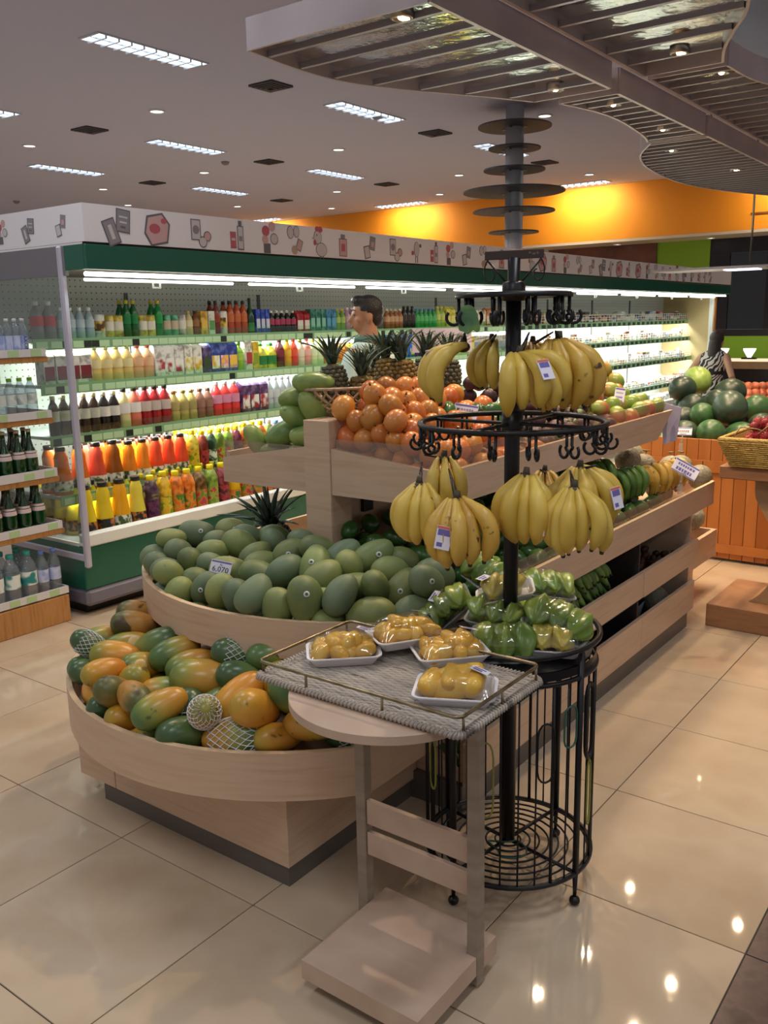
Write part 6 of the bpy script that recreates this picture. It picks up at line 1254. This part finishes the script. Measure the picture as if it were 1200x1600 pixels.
rbm = q.mesh('rambutan', RB)
for lay in range(4):
    for x, y in poisson(lambda x, y: True, (-1.29 + lay * .02, -.86, 4.76 + lay * .02, 5.14 - lay * .02), .052): fruit('rambutan', rbm, (x, y, .93 + lay * .045 + .02 * RN.random()), rdir(1), 'red hairy rambutan in the yellow wicker basket', 'rambutan', 'rambutans in the yellow basket', 1)
tag(part('dry_twig', MB().tube([(-1.30, 4.74, 1.02), (-1.27, 4.74, 1.07), (-1.2, 4.78, 1.06), (-1.12, 4.84, 1.02)], .0035, 5), M('twig', '#9a8f62', .7)), 'dry rambutan twig sticking out of the yellow basket', 'twig')
tag(part('dry_twig', MB().tube([(-1.2, 4.8, 1.03), (-1.14, 4.76, 1.08), (-1.08, 4.72, 1.06)], .0035, 5), MATS['twig']), 'grey twig bent over the yellow basket rim', 'twig')
# ---------------------------------------------------------------- counter under the dark window
ct = thing('chilled_counter', 'long low chilled counter with lit rail under the dark window', 'counter', (-3.6, 16.4, 0))
part('body', MB().box(-1.4, 5, -.4, .4, 0, .72, b=.01), M('counter_black', '#1d1c20', .3), ct); part('wood_rail', MB().box(-1.4, 5, -.42, -.2, .72, .84), TWL, ct); part('lit_rail', MB().box(-1.4, 5, -.3, .2, .841, .87), emat('rail_glow', '#ffe6c0', 1.2), ct)
lpm = MB().lathe([(.03, 0), (.1, .12), (.105, .15)], 14).mesh('lamp_shade', emat('counter_lamp_glow', '#fff0d8', 4)); lpb = MB().box(-.12, .12, -.05, .05, -.03, 0).mesh('lamp_base', BLK)
for x in (-4.85, -4.4, -3.95):
    o = thing('counter_lamp', 'small glowing cup lamp on the counter under the window', 'lamp', (x + .1, 16.3, .901), group='counter lamps'); link('lamp_shade', lpm, o); link('lamp_base', lpb, o)
# ---------------------------------------------------------------- people
def remesh(mb, vox, smooth_n=4):
    me = mb.mesh('tmp', WHITE); o = bpy.data.objects.new('tmp', me); COL.objects.link(o)
    m_ = o.modifiers.new('r', 'REMESH'); m_.mode = 'VOXEL'; m_.voxel_size = vox; s = o.modifiers.new('s', 'SMOOTH'); s.iterations = smooth_n; s.factor = .5
    dg = bpy.context.evaluated_depsgraph_get(); dg.update(); r = bpy.data.meshes.new_from_object(o.evaluated_get(dg)); bpy.data.objects.remove(o); bpy.data.meshes.remove(me)
    r.polygons.foreach_set('use_smooth', [True] * len(r.polygons)); r.materials.clear(); return r
def limb(b, pts, rad, n=14): b.tube(pts, rad, n); [b.ball(p, r_ * .98, 12, 8) for p, r_ in ((pts[0], rad[0]), (pts[-1], rad[-1]))]
def head(b, c, yaw=0, s=1):
    Mx = Matrix.Translation(c) @ Matrix.Rotation(yaw, 4, 'Z') @ Matrix.Scale(s, 4); q = MB()
    q.ball((0, .01, .03), (.073, .09, .085), 20, 14); q.ball((0, -.02, -.035), (.056, .062, .07), 18, 12); q.ball((0, -.042, -.082), (.026, .026, .022), 12, 8)
    q.tube([(0, -.084, .012), (0, -.103, -.028), (0, -.09, -.04)], [.008, .016, .012], 8); q.ball((0, -.079, -.058), (.024, .012, .007), 12, 6); q.ball((0, -.077, -.069), (.021, .012, .007), 12, 6)
    for sx in (-1, 1): q.ball((sx * .075, .012, -.01), (.010, .02, .032), 10, 8); q.ball((sx * .028, -.074, .02), (.022, .012, .008), 10, 6); q.ball((sx * .042, -.055, -.02), (.02, .02, .018), 10, 6)
    q.xf(Mx); b.add(q.v, q.f, True)
SK = M('skin_tan', '#a9795c', .5, cols=['#a07054', '#b28364'], scale=6); SK2 = M('skin_light', '#c49a7c', .5); HAIR = M('black_hair', '#121012', .35, bump=.4, bscale=120); HAIR2 = M('dark_brown_hair', '#2b1d18', .4, bump=.4, bscale=90, bstretch=(4, 4, .4))
# man: stands between island and cooler, head turned to his right (towards the camera's left) and looking down
mp = thing('person', 'person with short black hair in a mint shirt behind the pineapples, looking down', 'person', (-3.5, 4.53, 0), (0, 0, math.radians(-85)))
b = MB()
limb(b, [(-.09, 0, .92), (-.1, .01, .5), (-.1, .03, .08)], [.085, .06, .045]); limb(b, [(.09, 0, .92), (.1, .01, .5), (.1, .03, .08)], [.085, .06, .045])
for sx in (-1, 1): b.ball((sx * .1, -.04, .045), (.045, .12, .045), 14, 8)
b.loft([[(cx_ + rx * math.cos(2 * PI * j / 20), cy_ + ry * math.sin(2 * PI * j / 20), z) for j in range(20)] for z, rx, ry, cx_, cy_ in ((.84, .14, .1, 0, 0), (.95, .165, .11, 0, 0), (1.1, .15, .1, 0, 0), (1.28, .175, .11, 0, 0), (1.42, .18, .1, 0, .01), (1.49, .12, .075, 0, .015), (1.53, .06, .06, 0, .01))])
b.tube([(0, .015, 1.48), (0, .0, 1.62)], [.062, .056], 14)
for sx in (-1, 1): limb(b, [(sx * .175, .01, 1.42), (sx * .215, -.01, 1.16), (sx * .16, -.22, 1.02)], [.056, .045, .032]); limb(b, [(sx * .16, -.22, 1.02), (sx * .13, -.3, 1.0)], [.034, .028])
for sx in (-1, 1):
    for k in range(4): limb(b, [(sx * (.145 - k * .012), -.29, 1.005), (sx * (.14 - k * .014), -.345 + abs(k - 1.5) * .008, .995), (sx * (.135 - k * .012), -.365 + abs(k - 1.5) * .01, .97)], [.0095, .009, .0075], 6)
    limb(b, [(sx * .11, -.25, 1.01), (sx * .085, -.29, 1.0), (sx * .085, -.32, .985)], [.011, .010, .008], 6)
HY = math.radians(45)
head(b, (0, -.015, 1.665), HY)
body = remesh(b, .011, 3); body.materials.append(SK); link('body', body, mp)
SHT = M('mint_shirt', '#bcd4cf', .7, cols=['#b2cbc6', '#c6dcd8'], scale=5, bump=.25, bscale=12); TRS = M('dark_trousers', '#22242c', .7)
s_ = MB(); s_.loft([[(rx * math.cos(2 * PI * j / 24), .005 + ry * math.sin(2 * PI * j / 24), z) for j in range(24)] for z, rx, ry in ((.86, .18, .125), (1.0, .178, .128), (1.12, .172, .125), (1.28, .192, .13), (1.4, .2, .122), (1.46, .175, .105), (1.51, .09, .085), (1.535, .078, .078))])
for sx in (-1, 1): s_.tube([(sx * .15, .01, 1.42), (sx * .19, .005, 1.36), (sx * .222, -.01, 1.2)], [.08, .074, .07], 14)
sh = remesh(s_, .012, 3); sh.materials.append(SHT); st_ = link('shirt', sh, mp)
part('collar', MB().lathe([(.074, 1.525), (.086, 1.515), (.096, 1.5), (.090, 1.535), (.074, 1.548)], 20, (0, .008, 0)), M('collar_dark_trim', '#4a6a62', .7), st_)
t_ = MB(); limb(t_, [(-.09, 0, .9), (-.1, .01, .5), (-.1, .03, .1)], [.1, .085, .075]); limb(t_, [(.09, 0, .9), (.1, .01, .5), (.1, .03, .1)], [.1, .085, .075]); t_.ball((0, 0, .9), (.172, .12, .1), 18, 10)
tr = remesh(t_, .015, 3); tr.materials.append(TRS); link('trousers', tr, mp)
def hairmesh(c, yaw, mat, long_=False):
    h = MB(); Mx = Matrix.Translation(c) @ Matrix.Rotation(yaw, 4, 'Z'); q = MB(); q.ball((0, .022, .045), (.081, .096, .088), 20, 14); q.ball((0, .055, -.01), (.07, .058, .07), 16, 12); q.ball((0, -.04, .095), (.06, .05, .034), 14, 8)
    if long_: q.tube([(0, .06, .0), (0, .085, -.15), (.01, .09, -.3), (.02, .085, -.4)], [.07, .075, .065, .03], 14)
    q.xf(Mx); h.add(q.v, q.f, True); r = remesh(h, .010, 2)
    bm = bmesh.new(); bm.from_mesh(r); iv = Mx.inverted()
    if not long_:
        dele = [v for v in bm.verts if ((iv @ v.co).y < -.045 and (iv @ v.co).z < .058) or (iv @ v.co).z < -.062 or ((iv @ v.co).z < .03 and (iv @ v.co).y < -.005)]
        bmesh.ops.delete(bm, geom=dele, context='VERTS')
    bm.to_mesh(r); bm.free(); r.materials.append(mat); return r
link('hair', hairmesh((0, -.015, 1.665), HY, HAIR), mp)
Rh = Matrix.Translation((0, -.015, 1.665)) @ Matrix.Rotation(HY, 4, 'Z')
for sx in (-1, 1):
    e = MB().tube([(sx * .015, -.084, .034), (sx * .03, -.085, .040), (sx * .047, -.072, .034)], [.003, .004, .002], 5).xf(Rh); part('eyebrow', e, HAIR, mp)
    e = MB().ball((sx * .03, -.079, .008), (.013, .006, .004), 10, 6).xf(Rh); part('eye', e, M('eye_dark', '#1a1412', .3), mp)
part('lips', MB().ball((0, -.0855, -.063), (.021, .008, .008), 12, 6).xf(Rh), M('lip_tone', '#7f4a40', .5), mp)
# woman at the far end of the cooler, seen from behind, arms on the rail
fp = thing('person', 'person with long dark hair in a zebra print sleeveless dress, seen from behind', 'person', (-3.28, 10.8, -.12), (0, 0, math.radians(165)))
b = MB()
limb(b, [(-.08, 0, .85), (-.09, .0, .5), (-.09, .02, .16)], [.085, .055, .036]); limb(b, [(.08, 0, .85), (.09, .0, .5), (.09, .02, .16)], [.085, .055, .036])
for sx in (-1, 1): b.ball((sx * .09, -.04, .16), (.04, .1, .035), 12, 8)
b.loft([[(rx * math.cos(2 * PI * j / 20), cy_ + ry * math.sin(2 * PI * j / 20), z) for j in range(20)] for z, rx, ry, cy_ in ((.78, .15, .11, 0), (.9, .17, .12, 0), (1.05, .125, .09, -.02), (1.2, .15, .1, -.05), (1.28, .16, .09, -.07), (1.34, .1, .065, -.08), (1.37, .05, .05, -.085))])
b.tube([(0, -.08, 1.33), (0, -.11, 1.43)], [.05, .046], 12)
for sx in (-1, 1):
    limb(b, [(sx * .155, -.07, 1.27), (sx * .29, .02, 1.06), (sx * .21, -.2, .94)], [.047, .038, .027]); limb(b, [(sx * .21, -.2, .94), (sx * .19, -.27, .93)], [.028, .022])
    for k in range(4): limb(b, [(sx * (.2 - k * .013), -.265, .935), (sx * (.195 - k * .013), -.315, .925), (sx * (.19 - k * .012), -.335, .905)], [.0085, .008, .007], 6)
    limb(b, [(sx * .165, -.24, .935), (sx * .145, -.275, .925)], [.010, .008], 6)
head(b, (0, -.13, 1.445), .15, .92)
bd = remesh(b, .013, 3); bd.materials.append(SK2); link('body', bd, fp)
ZB = M('zebra_print', '#d8d2cc', .7)
def zebra():
    nt = ZB.node_tree; N = nt.nodes; L = nt.links; tc = N.new('ShaderNodeTexCoord'); w = N.new('ShaderNodeTexWave'); w.inputs['Scale'].default_value = 9; w.inputs['Distortion'].default_value = 9; w.inputs['Detail'].default_value = 1; w.inputs['Detail Scale'].default_value = 1.2; w.bands_direction = 'DIAGONAL'
    L.new(tc.outputs['Object'], w.inputs['Vector']); r = N.new('ShaderNodeValToRGB'); r.color_ramp.elements[0].position = .42; r.color_ramp.elements[1].position = .5; r.color_ramp.elements[0].color = lin('#17141a'); r.color_ramp.elements[1].color = lin('#d3ccc6'); L.new(w.outputs['Fac'], r.inputs[0]); L.new(r.outputs[0], N['Principled BSDF'].inputs['Base Color'])
zebra()
d_ = MB().loft([[(rx * math.cos(2 * PI * j / 24), cy_ + ry * math.sin(2 * PI * j / 24), z) for j in range(24)] for z, rx, ry, cy_ in ((.6, .2, .15, .01), (.8, .185, .145, 0), (.9, .19, .14, 0), (1.05, .142, .108, -.02), (1.2, .165, .115, -.05), (1.29, .165, .1, -.07), (1.33, .12, .08, -.08), (1.345, .09, .07, -.08))])
dr = remesh(d_, .012, 2); dr.materials.append(ZB); dz = link('dress', dr, fp)
part('belt', MB().loft([[(rx * math.cos(2 * PI * j / 24), -.028 + ry * math.sin(2 * PI * j / 24), z) for j in range(24)] for z, rx, ry in ((1.07, .153, .116), (1.11, .158, .118))], caps=False), M('black_belt', '#111013', .5), dz)
link('hair', hairmesh((0, -.12, 1.44), .15, HAIR2, True), fp)
